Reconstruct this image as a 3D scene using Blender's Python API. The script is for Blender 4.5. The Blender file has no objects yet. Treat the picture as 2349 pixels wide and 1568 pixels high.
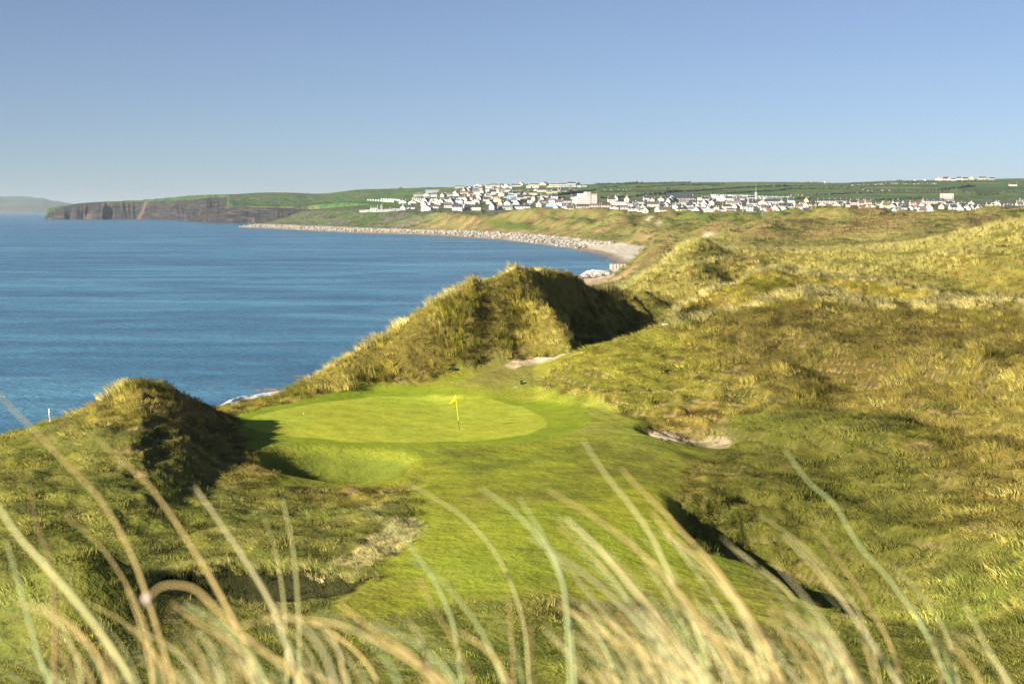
import bpy, bmesh, math, random
import numpy as np
from mathutils import Vector, Matrix

S = bpy.context.scene
COL = S.collection
rnd = random.Random(7)
nr = np.random.RandomState(11)

# ------------------------------------------------------------------ camera
K = 36.0 / 50.0 / 2349.0            # tangent per picture unit (picture is 2349 x 1568 units)
EYE = 30.0                          # metres above the sea
TP = (784 - 482.0) * K              # horizon line
PITCH = math.atan(TP)
CP, SP = math.cos(PITCH), math.sin(PITCH)
cam_d = bpy.data.cameras.new('camera')
cam = bpy.data.objects.new('camera', cam_d)
COL.objects.link(cam)
cam.location = (0, 0, EYE)
cam.rotation_euler = (math.pi / 2 - PITCH, 0, 0)
cam_d.lens = 50
cam_d.sensor_width = 36
cam_d.clip_start = 0.1
cam_d.clip_end = 120000
cam_d.dof.use_dof = True
cam_d.dof.focus_distance = 110
cam_d.dof.aperture_fstop = 4.4
S.camera = cam

# ------------------------------------------------------------------ sky and sun
SUN_EL, SUN_AZ = math.radians(22), math.radians(43)   # AZ: how far behind the left shoulder
w = bpy.data.worlds.new('World')
S.world = w
w.use_nodes = True
nt = w.node_tree
bg = nt.nodes['Background']
sky = nt.nodes.new('ShaderNodeTexSky')
sky.sky_type = 'NISHITA'
sky.sun_disc = False
sun_from = Vector((-math.cos(SUN_AZ) * math.cos(SUN_EL), -math.sin(SUN_AZ) * math.cos(SUN_EL), math.sin(SUN_EL)))
sky.sun_elevation = SUN_EL
sky.sun_rotation = math.atan2(sun_from.x, sun_from.y)
sky.altitude = 30
sky.air_density = 0.8
sky.dust_density = 0.0
sky.ozone_density = 6.0
tintn = nt.nodes.new('ShaderNodeMix'); tintn.data_type = 'RGBA'; tintn.blend_type = 'MULTIPLY'; tintn.inputs[0].default_value = 1.0
tintn.inputs[7].default_value = (1.0, 0.985, 1.05, 1)
nt.links.new(sky.outputs['Color'], tintn.inputs[6]); hsn = nt.nodes.new('ShaderNodeHueSaturation'); hsn.inputs['Saturation'].default_value = 0.80; hsn.inputs['Value'].default_value = 0.76
nt.links.new(tintn.outputs[2], hsn.inputs['Color']); nt.links.new(hsn.outputs[0], bg.inputs['Color'])
bg.inputs['Strength'].default_value = 0.05
sun_d = bpy.data.lights.new('sun', 'SUN')
sun_d.energy = 5.0
sun_d.angle = math.radians(0.5)
sun_d.color = (1.0, 0.90, 0.74)
sun = bpy.data.objects.new('sun', sun_d)
COL.objects.link(sun)
sun.rotation_euler = (-sun_from).to_track_quat('-Z', 'Y').to_euler()
S.view_settings.view_transform = 'Standard'
S.view_settings.look = 'None'
S.view_settings.exposure = 1.25
S.view_settings.gamma = 1.0
S.cycles.max_bounces = 5
S.cycles.diffuse_bounces = 2
S.cycles.glossy_bounces = 2
S.cycles.transmission_bounces = 2
S.cycles.transparent_max_bounces = 6
S.cycles.volume_bounces = 0
S.cycles.use_denoising = True
S.cycles.use_adaptive_sampling = False
try:
    S.cycles.denoising_prefilter = 'NONE'
except Exception:
    pass
S.render.threads_mode = 'AUTO'

# ------------------------------------------------------------------ maths helpers
def P(px, py, Y):
    """world point seen at picture point (px, py) at forward distance Y"""
    u = (px - 1174.5) * K
    v = (784 - py) * K
    s = Y / (CP + v * SP)
    return (u * s, Y, EYE + s * (-SP + v * CP))

def sst(x, a=0.0, b=1.0):
    t = np.clip((x - a) / (b - a), 0, 1)
    return t * t * (3 - 2 * t)

_perm = np.random.RandomState(3).permutation(1024)
_g = np.random.RandomState(4).rand(1024) * 2 * np.pi
_gx, _gy = np.cos(_g), np.sin(_g)
def perlin(x, y, seed=0):
    xi = np.floor(x).astype(np.int64); yi = np.floor(y).astype(np.int64)
    xf, yf = x - xi, y - yi
    u = xf * xf * xf * (xf * (xf * 6 - 15) + 10); v = yf * yf * yf * (yf * (yf * 6 - 15) + 10)
    def gr(ix, iy, fx, fy):
        h = _perm[(_perm[(ix + seed * 57) & 1023] + iy) & 1023]
        return _gx[h] * fx + _gy[h] * fy
    a = gr(xi, yi, xf, yf); b = gr(xi + 1, yi, xf - 1, yf)
    c = gr(xi, yi + 1, xf, yf - 1); d = gr(xi + 1, yi + 1, xf - 1, yf - 1)
    return ((a + (b - a) * u) + ((c + (d - c) * u) - (a + (b - a) * u)) * v) * 1.5
def fbm(x, y, sc, oc=4, seed=0, gain=0.5):
    r = 0; amp = 1; tot = 0
    for i in range(oc):
        r = r + amp * perlin(x / sc + 13.7 * i, y / sc + 7.1 * i, seed + i); tot += amp
        amp *= gain; sc *= 0.5
    return r / tot

# ------------------------------------------------------------------ ground heights
A0, A1, NA = (-560 - 1174.5) * K, (2960 - 1174.5) * K, 640
acol = np.linspace(A0, A1, NA)
rows = [0.6]
while rows[-1] < 5600:
    y = rows[-1]
    if y < 36: d = 1.4
    elif y < 96: d = 0.30
    elif y < 155: d = 0.38
    elif y < 300: d = 0.8
    elif y < 900: d = y * 0.0042
    elif y < 2700: d = y * 0.0042
    else: d = y * 0.012
    rows.append(y + d)
yrow = np.array(rows); NR = len(rows)
YY, AA = np.meshgrid(yrow, acol, indexing='ij')
XX = AA * YY

floor_pts = []      # (px, py, Y)
def F(*pts):
    for p in pts:
        x, y, z = P(*p)
        floor_pts.append((x / y, y, z))
def FZ(px, Y, z):
    floor_pts.append(((px - 1174.5) * K, Y, z))
F((-150, 1400, 47), (0, 1300, 50), (300, 1250, 54), (300, 1400, 46), (600, 1330, 50), (600, 1200, 58), (300, 1120, 64), (0, 1150, 61),
  (450, 1100, 67), (560, 1050, 74), (800, 1115, 70), (950, 1090, 71.5), (1174, 1400, 45.5), (1174, 1250, 54.5), (1174, 1150, 63),
  (1174, 1060, 74), (1000, 1023, 79), (1174, 1000, 82), (1053, 988, 84.5), (1000, 920, 97), (850, 900, 100), (700, 930, 92), (545, 955, 87),
  (700, 1010, 79.5), (1350, 960, 88), (1200, 900, 100), (1150, 850, 104), (1310, 815, 108), (1200, 822, 107), (1480, 1010, 80),
  (1600, 1010, 82), (1560, 1150, 63), (1500, 1300, 53), (1700, 1350, 50), (1960, 1420, 46), (2000, 1500, 42), (2349, 1450, 44),
  (1700, 1200, 64), (1900, 1300, 57), (2200, 1300, 53), (1500, 1050, 75), (900, 1330, 50), (900, 1200, 59.5), (780, 1400, 46))
for px in (-200, 300, 800, 1200, 1600, 2000, 2500):
    for Y, z in ((41, 16.3 + (px > 1500) * .5), (36, 16.9), (28, 19.2), (18, 23.0), (10, 25.8), (5, 27.2), (1, 28.4)):
        FZ(px, Y, z)
for a in ((1450, 132, 18.0), (1500, 150, 17.0), (1700, 142, 17), (2000, 135, 17), (2349, 130, 17.5), (1600, 185, 17.5), (1850, 188, 17.5), (2300, 160, 18),
          (1450, 200, 16), (1300, 170, 15), (1100, 160, 14), (1386, 250, 11), (1386, 309, 10), (1500, 300, 14), (1700, 310, 17.5), (2000, 310, 20), (2349, 300, 22), (2550, 300, 23),
          (1400, 400, 6), (1500, 400, 10), (1700, 400, 19), (2000, 400, 21), (2349, 400, 23.5), (1450, 520, 11), (1300, 500, 5)):
    FZ(*a)
F((1560, 572, 500), (1800, 563, 330), (1560, 555, 600), (1480, 582, 560), (1500, 540, 750), (1700, 535, 600), (1400, 549, 900), (1650, 529, 880), (1300, 528, 1180), (1250, 542, 1170),
  (1137, 512, 1350), (1500, 504, 1190), (1000, 507, 1790), (1000, 491, 1890), (1700, 501, 1230), (1900, 514, 540), (2349, 510, 560), (2349, 494, 900),
  (2000, 504, 900), (2150, 532, 345), (600, 491, 2560), (803, 487, 2100), (880, 484, 2100), (700, 489, 2300), (1100, 483, 1950), (1400, 486, 1900), (1700, 492, 1850), (2000, 492, 1850), (2349, 485, 1850),
  (900, 462, 2700), (760, 466, 2900), (1050, 450, 2600), (1200, 450, 2500), (1300, 462, 2300), (1500, 455, 2350), (1800, 460, 2350), (2100, 465, 2300), (2349, 460, 2400),
  (1350, 445, 2650), (1500, 440, 2900), (1800, 440, 2900), (2100, 440, 2900), (2349, 432, 3100),
  (600, 472, 3300), (500, 474, 3450), (800, 470, 3500), (700, 471, 3900), (560, 471, 3900), (900, 452, 3500), (1000, 440, 3300), (700, 451, 4310), (560, 452, 4350), (560, 470.5, 4130), (700, 470, 4080), (640, 470, 4110), (800, 467, 3950), (850, 449, 3900))
SKYL = [(108, 478, 4900), (170, 466, 4900), (246, 461, 4850), (308, 458, 4800), (376, 453.5, 4700), (478, 445.5, 4500), (581, 441.5, 4400), (684, 438.5, 4300), (803, 434.5, 4200), (893, 431.5, 4100),
        (960, 430.5, 3950), (1023, 429.5, 3800), (1071, 427, 3500), (1120, 426, 3350), (1218, 424, 3350), (1300, 423.5, 3400), (1376, 422.5, 3500), (1500, 420.5, 3650), (1603, 419, 3800), (1720, 418.5, 3900), (1835, 419, 4000), (1887, 421.5, 4000), (1914, 422, 4000),
        (1960, 420, 4050), (2009, 417, 4100), (2080, 416, 4150), (2155, 415, 4200), (2250, 413, 4250), (2349, 411, 4300), (2500, 409, 4300)]
F(*SKYL)
for px, py, Y in SKYL:
    x, y, z = P(px, py, Y)
    floor_pts.append((x / y * 1.0, Y * 1.13, z - 22))
    if px > 1000:
        Ym = 0.5 * (2750 + Y); t = (Ym - 2650) / (Y - 2650)
        # a mid-slope point, so that the hill rises evenly
        zb = 60 if px < 2000 else 62
        floor_pts.append((x / y, Ym, zb + (z - zb) * t * 0.97))

fp = np.array(floor_pts)
def fco(a, Y): return np.stack([a / K / 200.0, np.log(np.maximum(Y, 3)) * 6.5], -1)
C0 = fco(fp[:, 0], fp[:, 1])
def ker(d2): return np.sqrt(d2 + 0.06)
G = ker(((C0[:, None] - C0[None]) ** 2).sum(-1)) + np.eye(len(C0)) * -0.04
n = len(C0)
M = np.zeros((n + 1, n + 1)); M[:n, :n] = G; M[:n, n] = 1; M[n, :n] = 1
wts = np.linalg.solve(M, np.append(fp[:, 2], 0))
def floor_h(a, Y):
    q = fco(a, Y).reshape(-1, 2); out = np.empty(len(q))
    for i in range(0, len(q), 40000):
        d2 = ((q[i:i + 40000, None] - C0[None]) ** 2).sum(-1)
        out[i:i + 40000] = ker(d2) @ wts[:n] + wts[n]
    return out.reshape(np.shape(a))
# coarse evaluation, then bilinear
ac = np.linspace(A0, A1, 160); yc = np.exp(np.linspace(math.log(0.6), math.log(5700), 420))
Yc_, Ac_ = np.meshgrid(yc, ac, indexing='ij')
HC = floor_h(Ac_, Yc_)
def floor_fast(a, Y):
    fi = np.clip((np.log(Y) - math.log(0.6)) / (math.log(5700) - math.log(0.6)) * 419, 0, 418.999)
    fj = np.clip((a - A0) / (A1 - A0) * 159, 0, 158.999)
    i = fi.astype(int); j = fj.astype(int); u = fi - i; v = fj - j
    return (HC[i, j] * (1 - u) + HC[i + 1, j] * u) * (1 - v) + (HC[i, j + 1] * (1 - u) + HC[i + 1, j + 1] * u) * v
B = floor_fast(AA, YY)

RIDGES = []
def ridge(pts, wf, wb, lin=0.5, fade=25, lift=0.0, dome=0.0):
    if pts[-1][0] >= 2600: fade = 500
    """crest through picture points; wf / wb: reach towards / away from the viewer (number or list)"""
    p = np.array([(P(*q)[0] / q[2], q[2], P(*q)[2] + lift) for q in pts])
    o = np.argsort(p[:, 0]); p = p[o]
    wf = np.full(len(p), wf) if np.isscalar(wf) else np.array(wf, float)[o]
    wb = np.full(len(p), wb) if np.isscalar(wb) else np.array(wb, float)[o]
    Yc = np.interp(acol, p[:, 0], p[:, 1]); zc = np.interp(acol, p[:, 0], p[:, 2])
    f = np.interp(acol, p[:, 0], wf); b = np.interp(acol, p[:, 0], wb)
    ker_ = np.exp(-0.5 * (np.arange(-4, 5) / 1.3) ** 2); ker_ /= ker_.sum()
    sm = lambda q: np.convolve(np.pad(q, 4, 'edge'), ker_, 'valid')
    Yc, f, b = sm(Yc), sm(f), sm(b)
    h = np.maximum(0, zc - floor_fast(acol, Yc))
    fd = fade * K
    h = h * sst(acol, p[0, 0] - fd, p[0, 0]) * (1 - sst(acol, p[-1, 0], p[-1, 0] + fd))
    s = (YY - Yc[None]) / np.where(YY < Yc[None], f[None], b[None])
    t = np.clip(np.abs(s), 0, 1)
    t2 = np.sqrt(t * t + 0.003) - math.sqrt(0.003)
    t2 = t2 / (math.sqrt(1.003) - math.sqrt(0.003))
    prof = lin * (1 - t2) + (1 - lin) * (0.5 + 0.5 * np.cos(np.pi * t))
    if dome: prof = np.where(s < 0, np.clip((1 - np.sqrt(t * t + 0.002) ** dome), 0, 1) * (0.25 + 0.75 * sst(1 - t, 0, 0.12)), prof)
    RIDGES.append(h[None] * prof)

# left mound by the sea
ridge([(-200, 1085, 68), (-100, 1040, 70), (0, 1003, 72), (60, 985, 73.5), (100, 968, 75), (200, 930, 76), (225, 910, 77), (270, 888, 78), (300, 875, 79), (325, 872, 79), (355, 880, 79.5), (390, 888, 80), (440, 912, 81), (480, 932, 82), (515, 955, 83), (545, 985, 83.5)],
      [16, 17, 18, 19, 20, 21, 22, 22, 22, 22, 21, 20, 18, 15, 11, 6], [8, 8, 8, 8, 8, 8, 8, 8, 8, 8, 8, 8, 8, 7, 6, 4], lin=0.55)
# big dune behind the green: the main face with its nose, then the crest running back
ridge([(600, 945, 95), (640, 921, 96.5), (700, 884, 98.5), (760, 849, 101), (850, 784, 104.5), (930, 732, 107), (1000, 697, 109.5), (1050, 668, 111.5), (1085, 638, 113), (1112, 640, 114.3), (1150, 632, 116), (1188, 612, 118.3), (1205, 628, 118.5), (1235, 672, 116.5), (1268, 712, 114), (1298, 757, 111), (1314, 792, 108.6)],
      [3, 4, 5, 6, 6.5, 8, 9, 9.5, 10, 10, 10.5, 11, 11, 9, 7, 5, 3], [5, 6, 7, 8, 9, 10, 11, 12, 12, 12, 11, 9, 7, 6, 5, 4, 3], lin=0.45)
ridge([(1130, 650, 121), (1190, 620, 124), (1220, 622, 127), (1260, 630, 131), (1318, 634, 136), (1345, 648, 139), (1400, 662, 144), (1450, 682, 147), (1490, 715, 144)],
      [9, 11, 12, 13, 14, 14, 13, 11, 9], [10, 11, 12, 14, 15, 15, 15, 15, 10], lin=0.4)
# near right hill
ridge([(1225, 866, 101), (1260, 840, 102), (1300, 818, 103), (1350, 800, 104.5), (1420, 779, 107), (1520, 756, 111), (1600, 740, 114), (1680, 718, 117), (1740, 694, 120), (1790, 676, 122), (1832, 668, 123), (1870, 676, 122.5), (1930, 686, 121.5), (2000, 693, 120), (2100, 697, 118), (2200, 692, 115.5), (2349, 695, 112), (2600, 690, 108)],
      [4, 7, 10, 13, 18, 23, 28, 33, 38, 42, 45, 46, 47, 48, 48, 48, 49, 50], [6, 6, 6, 6, 7, 7, 8, 8, 8, 8, 8, 8, 8, 9, 9, 10, 11, 11], lin=0.8, dome=1.6)
# second right ridge
ridge([(1485, 762, 133), (1520, 738, 140), (1560, 706, 150), (1620, 670, 160), (1680, 645, 165), (1740, 622, 168), (1785, 613, 170), (1850, 622, 170), (1920, 634, 168), (2000, 647, 162), (2080, 659, 156), (2150, 671, 150), (2190, 681, 147), (2240, 700, 143)],
      [6, 10, 16, 22, 25, 27, 28, 26, 24, 22, 20, 17, 14, 8], [5, 6, 8, 9, 10, 10, 10, 10, 10, 9, 9, 8, 8, 7], lin=0.6, dome=1.5)
# third right ridge with its secondary crests
ridge([(1412, 678, 200), (1440, 660, 205), (1480, 627, 215), (1520, 603, 228), (1560, 574, 240), (1598, 549, 250), (1625, 552, 252), (1650, 566, 252), (1700, 574, 255), (1790, 579, 260), (1900, 572, 262), (2000, 562, 262), (2100, 549, 255), (2200, 534, 248), (2349, 512, 235), (2600, 485, 225)],
      [30, 35, 45, 55, 65, 70, 72, 72, 72, 74, 74, 74, 70, 68, 62, 58], [16, 18, 20, 24, 26, 28, 28, 28, 28, 28, 28, 28, 28, 28, 28, 28], lin=0.7, dome=1.3)
ridge([(1950, 632, 196), (2050, 602, 204), (2130, 585, 206), (2230, 572, 204), (2349, 560, 200), (2600, 545, 196)], [14, 20, 24, 26, 28, 28], [7, 8, 9, 9, 9, 9], lin=0.6, fade=40)
ridge([(1580, 612, 205), (1640, 592, 212), (1700, 596, 214), (1760, 604, 212)], 18, 8, lin=0.5, fade=40)
# dunes beyond
ridge([(1625, 549, 430), (1645, 536, 430), (1665, 529, 430), (1690, 534, 430), (1712, 547, 428)], 22, 20, 0.5)
ridge([(1681, 553, 415), (1701, 538, 418), (1725, 526, 420), (1750, 517, 422), (1774, 521, 420), (1799, 531, 415), (1835, 542, 410), (1899, 548, 405), (1975, 560, 400)], 34, 24, 0.6)
ridge([(1868, 560, 330), (1900, 549, 338), (1930, 540, 342), (1950, 547, 340), (1972, 556, 336), (1992, 566, 330)], [8, 14, 18, 16, 12, 8], 12, 0.7)
ridge([(2012, 552, 425), (2036, 521, 430), (2058, 515, 435), (2118, 512, 440), (2167, 506, 440), (2191, 512, 440), (2212, 501, 440), (2224, 498, 440), (2264, 501, 440), (2290, 510, 435), (2349, 512, 430), (2600, 512, 430)], 36, 26, 0.55, fade=10)
ridge([(1775, 516, 600), (1800, 502, 605), (1831, 492.5, 610), (1851, 494, 612), (1875, 500, 615), (1899, 499, 620), (1936, 493.5, 640), (1960, 496, 645), (2058, 497, 660), (2094, 489, 680), (2143, 483, 700), (2180, 484, 700), (2216, 487, 700), (2313, 483, 700), (2349, 484, 700), (2600, 480, 700)], 52, 40, 0.6)
ridge([(1435, 522, 750), (1480, 514, 750), (1506, 511, 750), (1542, 506, 752), (1570, 513, 750), (1603, 530, 745)], 38, 35, 0.6)
ridge([(1340, 538, 815), (1359, 527, 818), (1395, 520, 820), (1432, 517, 820), (1455, 524, 818), (1478, 538, 810)], 28, 30, 0.5)
ridge([(1556, 514, 945), (1590, 503, 950), (1615, 498.5, 950), (1640, 508, 950), (1668, 523, 945)], 42, 40, 0.6)
ridge([(1220, 540, 1130), (1250, 529, 1135), (1274, 524, 1140), (1290, 529, 1130), (1312, 543, 1110)], 32, 40, 0.5)
ridge([(1150, 520, 1310), (1178, 514, 1330), (1210, 517, 1320), (1240, 524, 1310)], 40, 40, 0.4)
ridge([(1040, 510, 1560), (1080, 504, 1570), (1125, 508, 1550), (1160, 515, 1500)], 45, 45, 0.4)
ridge([(925, 486, 1880), (954, 484, 1880), (985, 484, 1850), (1018, 476, 1820), (1040, 480, 1800), (1059, 484, 1780), (1108, 484, 1720), (1169, 482, 1680), (1218, 476, 1640), (1255, 475, 1620), (1303, 480, 1600), (1330, 479, 1500), (1359, 476, 1450), (1408, 480, 1400), (1469, 489, 1350), (1530, 491, 1330), (1603, 491, 1320), (1652, 490, 1300), (1750, 494, 1280), (1800, 498, 1280)], 70, 60, 0.5)
ridge([(1380, 498, 1250), (1400, 494, 1250), (1425, 500, 1240)], 40, 30, 0.5)
ridge([(800, 489, 2060), (860, 488, 2000), (925, 487, 1930)], 60, 60, 0.3)

Hmax = np.max([h.max(0) for h in RIDGES], 0)[None]
R = np.zeros_like(B); CREST = np.max([h / np.maximum(h.max(0)[None], 0.8) * (h.max(0)[None] > 0.9) for h in RIDGES], 0)
for h in RIDGES: R = R + h ** 5
R = R ** 0.2
Z = B + R
fold = sst(AA, (1500 - 1174.5) * K, (1640 - 1174.5) * K) * sst(YY, 58, 70) * (1 - sst(YY, 128, 134)) * (1 - np.clip(CREST, 0, 1) ** 6)
Z = Z + fold * (fbm(XX + 0.3 * YY, YY * 0.45, 13, 3, 17) * 2.9)
fold2 = sst(YY, 136, 146) * (1 - sst(YY, 250, 262)) * (1 - np.clip(CREST, 0, 1) ** 6) * (AA > 0.08)
Z = Z + fold2 * (fbm(XX + 0.5 * YY, YY * 0.5, 20, 3, 19) * 4.6)

# coast: shoreline, cliff foot, cliff top as X for each Y
cY = [0, 60, 75, 100, 120, 150, 200, 215, 237, 260, 309, 450, 600, 640, 700, 760, 836, 960, 1151, 1461, 1717, 1918, 2200, 2511, 2600, 2700]
cS = [-85, -70, -66, -62, -58, -54, -48, -43, -38, -30, -19, 5, 25, 35, 52, 60, 60, 62, 44, -11, -91, -220, -340, -480, -480, -420]
cB = [-60, -50, -44, -38, -31, -27, -27, -27, -24, -17, -8, 20, 43, 54, 95, 120, 120, 112, 58, 8, -72, -202, -318, -455, -455, -400]
cT = [-38, -31, -28, -19, -9, -1, 6, 8, 10, 14, 22, 46, 62, 72, 130, 160, 165, 150, 100, 62, -5, -125, -225, -365, -365, -300]
def coast(Y):
    return np.interp(Y, cY, cS), np.interp(Y, cY, cB), np.interp(Y, cY, cT)
xs, xb, xt = coast(yrow)
wob = fbm(yrow, yrow * 0, 30, 3, 5) * np.clip(yrow / 300 - 0.6, 0.12, 4)
xs = (xs + wob)[:, None]; xb = (xb + 1.4 * wob)[:, None]; xt = (xt + 2 * wob)[:, None]
beach_z = np.interp(yrow, [0, 550, 600, 640, 760, 960, 1151, 3000], [2.4, 2.4, 3, 3, 3.5, 3, 5, 5])[:, None]
dsh = XX - xs
foot = np.where(dsh < 0, np.maximum(dsh * 0.05, -4), beach_z * np.clip(dsh / (xb - xs), 0, 1) ** 0.8)
lm = sst(XX, xb, xt); lm = 0.35 * lm + 0.65 * np.clip((XX - xb) / (xt - xb), 0, 1)
Zn = foot + (np.maximum(Z, foot) - foot) * lm
# far part: cliff line as Y for each column
bx = [(-560, 9000), (100, 9000), (108, 4760), (200, 4760), (315, 4700), (400, 4500), (470, 4330), (520, 4270), (535, 3400), (554, 3360), (640, 3290), (700, 3240), (740, 2900), (800, 2650), (900, 2300), (3000, 2300)]
yb = np.interp(acol, [(q[0] - 1174.5) * K for q in bx], [q[1] for q in bx])[None]
fm = sst(YY, yb + 90, yb + 150)
Zf = -5 + (Z + 5) * fm
farw = sst(YY, 2560, 2700)
Z = Zn * (1 - farw) + Zf * farw

# ---- hand-dug features near the green
def pit(cx, cy, rx, ry, depth, edge=0.45, rot=0.0, p=2.6):
    c, s = math.cos(rot), math.sin(rot)
    u = ((XX - cx) * c + (YY - cy) * s) / rx; v = (-(XX - cx) * s + (YY - cy) * c) / ry
    r = (np.abs(u) ** p + np.abs(v) ** p) ** (1 / p)
    return -depth * (1 - sst(r, 1 - edge, 1.0))
FEAT = np.zeros_like(Z)
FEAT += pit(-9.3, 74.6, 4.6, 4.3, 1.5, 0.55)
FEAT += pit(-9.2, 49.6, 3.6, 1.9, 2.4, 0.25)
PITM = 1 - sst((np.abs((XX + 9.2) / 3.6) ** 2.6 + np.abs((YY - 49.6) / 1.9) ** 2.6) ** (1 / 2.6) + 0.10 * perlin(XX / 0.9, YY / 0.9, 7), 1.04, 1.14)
FEAT += 2.3 * np.exp(-(((XX + 13.9) / 2.3) ** 2 + ((YY - 44.6) / 2.4) ** 2)) + 0.5 * np.exp(-(((XX + 10.5) / 3.0) ** 2 + ((YY - 45.8) / 1.1) ** 2))
# bunker right of the green
bk = P(1585, 1000, 83.5)
BUNK = pit(bk[0], bk[1] + 0.6, 3.4, 3.0, 0.62, 0.28, 0.12)
FEAT += BUNK
# hollow behind the right edge of the fairway
e0 = np.array(P(1530, 1185, 61.5)[:2]); e1 = np.array(P(1960, 1400, 47)[:2])
ed = (e1 - e0); L = np.linalg.norm(ed); ed /= L; en = np.array([-ed[1], ed[0]])
if en[0] < 0: en = -en
al = (XX - e0[0]) * ed[0] + (YY - e0[1]) * ed[1]; dr = (XX - e0[0]) * en[0] + (YY - e0[1]) * en[1]
dr = dr + 0.5 * np.sin(al * 0.6)
hol = sst(dr, 0, 1.6) * (1 - sst(dr, 4.2, 11)) * sst(al, -4, 3) * (1 - sst(al, L - 3, L + 4))
FEAT -= 2.3 * hol
Z = Z + FEAT

def zat(x, y):
    x = np.asarray(x, float); y = np.asarray(y, float)
    a = x / y
    fi = np.clip(np.interp(y, yrow, np.arange(NR)), 0, NR - 1.001)
    fj = np.clip((a - A0) / (A1 - A0) * (NA - 1), 0, NA - 1.001)
    i = fi.astype(int); j = fj.astype(int); u = fi - i; v = fj - j
    return (Z[i, j] * (1 - u) + Z[i + 1, j] * u) * (1 - v) + (Z[i, j + 1] * (1 - u) + Z[i + 1, j + 1] * u) * v
def grid_at(Gd, x, y):
    a = x / y
    i = np.clip(np.interp(y, yrow, np.arange(NR)), 0, NR - 1).round().astype(int)
    j = np.clip((a - A0) / (A1 - A0) * (NA - 1), 0, NA - 1).round().astype(int)
    return Gd[i, j]
def hit(px, py, y0=37.0, y1=5500.0):
    """first ground point seen at a picture point, beyond y0"""
    Ys = np.exp(np.linspace(math.log(y0), math.log(y1), 2500))
    u = (px - 1174.5) * K; v = (784 - py) * K
    s = Ys / (CP + v * SP)
    zs = EYE + s * (-SP + v * CP)
    zg = zat(u * s, Ys)
    k = np.nonzero(zg >= zs)[0]
    if len(k) == 0: return None
    k = k[0]
    return (float(u * s[k]), float(Ys[k]), float(zg[k]))

# polygons given in picture points, laid on the ground
def wpoly(pts, y0=37.0, y1=5500.0):
    o = []
    for p in pts:
        if len(p) == 3:
            q_ = P(*p); o.append((q_[0], q_[1])); continue
        h = hit(p[0], p[1], y0, y1)
        if h: o.append(h[:2])
    return np.array(o)
def sdist(poly, X, Y):
    """signed distance, positive inside"""
    d = np.full(X.shape, 1e9); ins = np.zeros(X.shape, bool)
    m = len(poly)
    for i in range(m):
        ax, ay = poly[i]; bx_, by_ = poly[(i + 1) % m]
        ex, ey = bx_ - ax, by_ - ay
        t = np.clip(((X - ax) * ex + (Y - ay) * ey) / (ex * ex + ey * ey + 1e-9), 0, 1)
        d = np.minimum(d, np.hypot(X - ax - t * ex, Y - ay - t * ey))
        c = ((ay > Y) != (by_ > Y)) & (X < ex * (Y - ay) / (ey + 1e-12) + ax)
        ins ^= c
    return np.where(ins, d, -d)
near = yrow < 320
NRn = int(near.sum())
Xn, Yn = XX[:NRn], YY[:NRn]
def nmask(pts, soft=0.4, y0=37, y1=320):
    m = np.zeros_like(Z)
    pl = wpoly(pts, y0, y1)
    wv = fbm(Xn, Yn, 2.5, 2, 9) * soft * 1.2
    m[:NRn] = sst(sdist(pl, Xn, Yn) + wv, -soft, soft)
    return m
GREEN = nmask([(562, 975), (580, 955), (640, 940), (740, 922), (850, 910), (1000, 905), (1120, 913), (1200, 932), (1250, 957), (1255, 978), (1205, 998), (1100, 1010), (950, 1014), (800, 1012), (680, 1002), (600, 990)], 0.12, 70, 120)
COLLAR = nmask([(545, 950), (620, 932), (740, 905), (850, 890), (930, 882), (1000, 882), (1060, 892), (1130, 902), (1250, 915), (1330, 935), (1360, 960), (1330, 985), (1240, 1010), (1100, 1022), (900, 1023), (700, 1017), (600, 1003), (555, 978)], 0.12, 70, 120)
FAIR = nmask([(545, 950), (740, 903), (850, 885), (1000, 866), (1150, 826), (1300, 812), (1350, 803), (1215, 872), (1290, 898), (1400, 937), (1480, 962), (1520, 1012), (1640, 1012), (1700, 1010), (1560, 1080), (1550, 1180), (1600, 1270), (1960, 1405), (1900, 1450), (1500, 1385), (1100, 1375), (800, 1405), (770, 1370), (950, 1245), (965, 1205), (940, 1150), (965, 1092), (650, 1118), (585, 1045)], 0.5)
PALE = nmask([(672, 1352), (740, 1318), (820, 1262), (880, 1218), (945, 1190), (978, 1205), (965, 1232), (900, 1258), (845, 1295), (775, 1330), (715, 1362)], 0.12)
PATH = nmask([(1155, 838), (1185, 829), (1235, 821), (1310, 809), (1320, 814), (1290, 824), (1245, 833), (1205, 837), (1180, 846)], 0.15)
PATH = PATH * (R < 0.7)
BSAND = sst(-BUNK, 0.50, 0.60)
DUNE2 = nmask([(600, 945, 97), (640, 921, 100), (760, 849, 108), (850, 784, 114), (1000, 697, 123), (1085, 640, 128), (1190, 612, 134), (1320, 634, 142), (1460, 690, 150), (1515, 745, 136), (1420, 785, 121), (1330, 798, 114), (1310, 803, 108.5), (1180, 812), (1100, 812), (1000, 846), (900, 876), (780, 905), (690, 925, 93.5)], 0.5, 60, 170)
YR = YY
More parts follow.
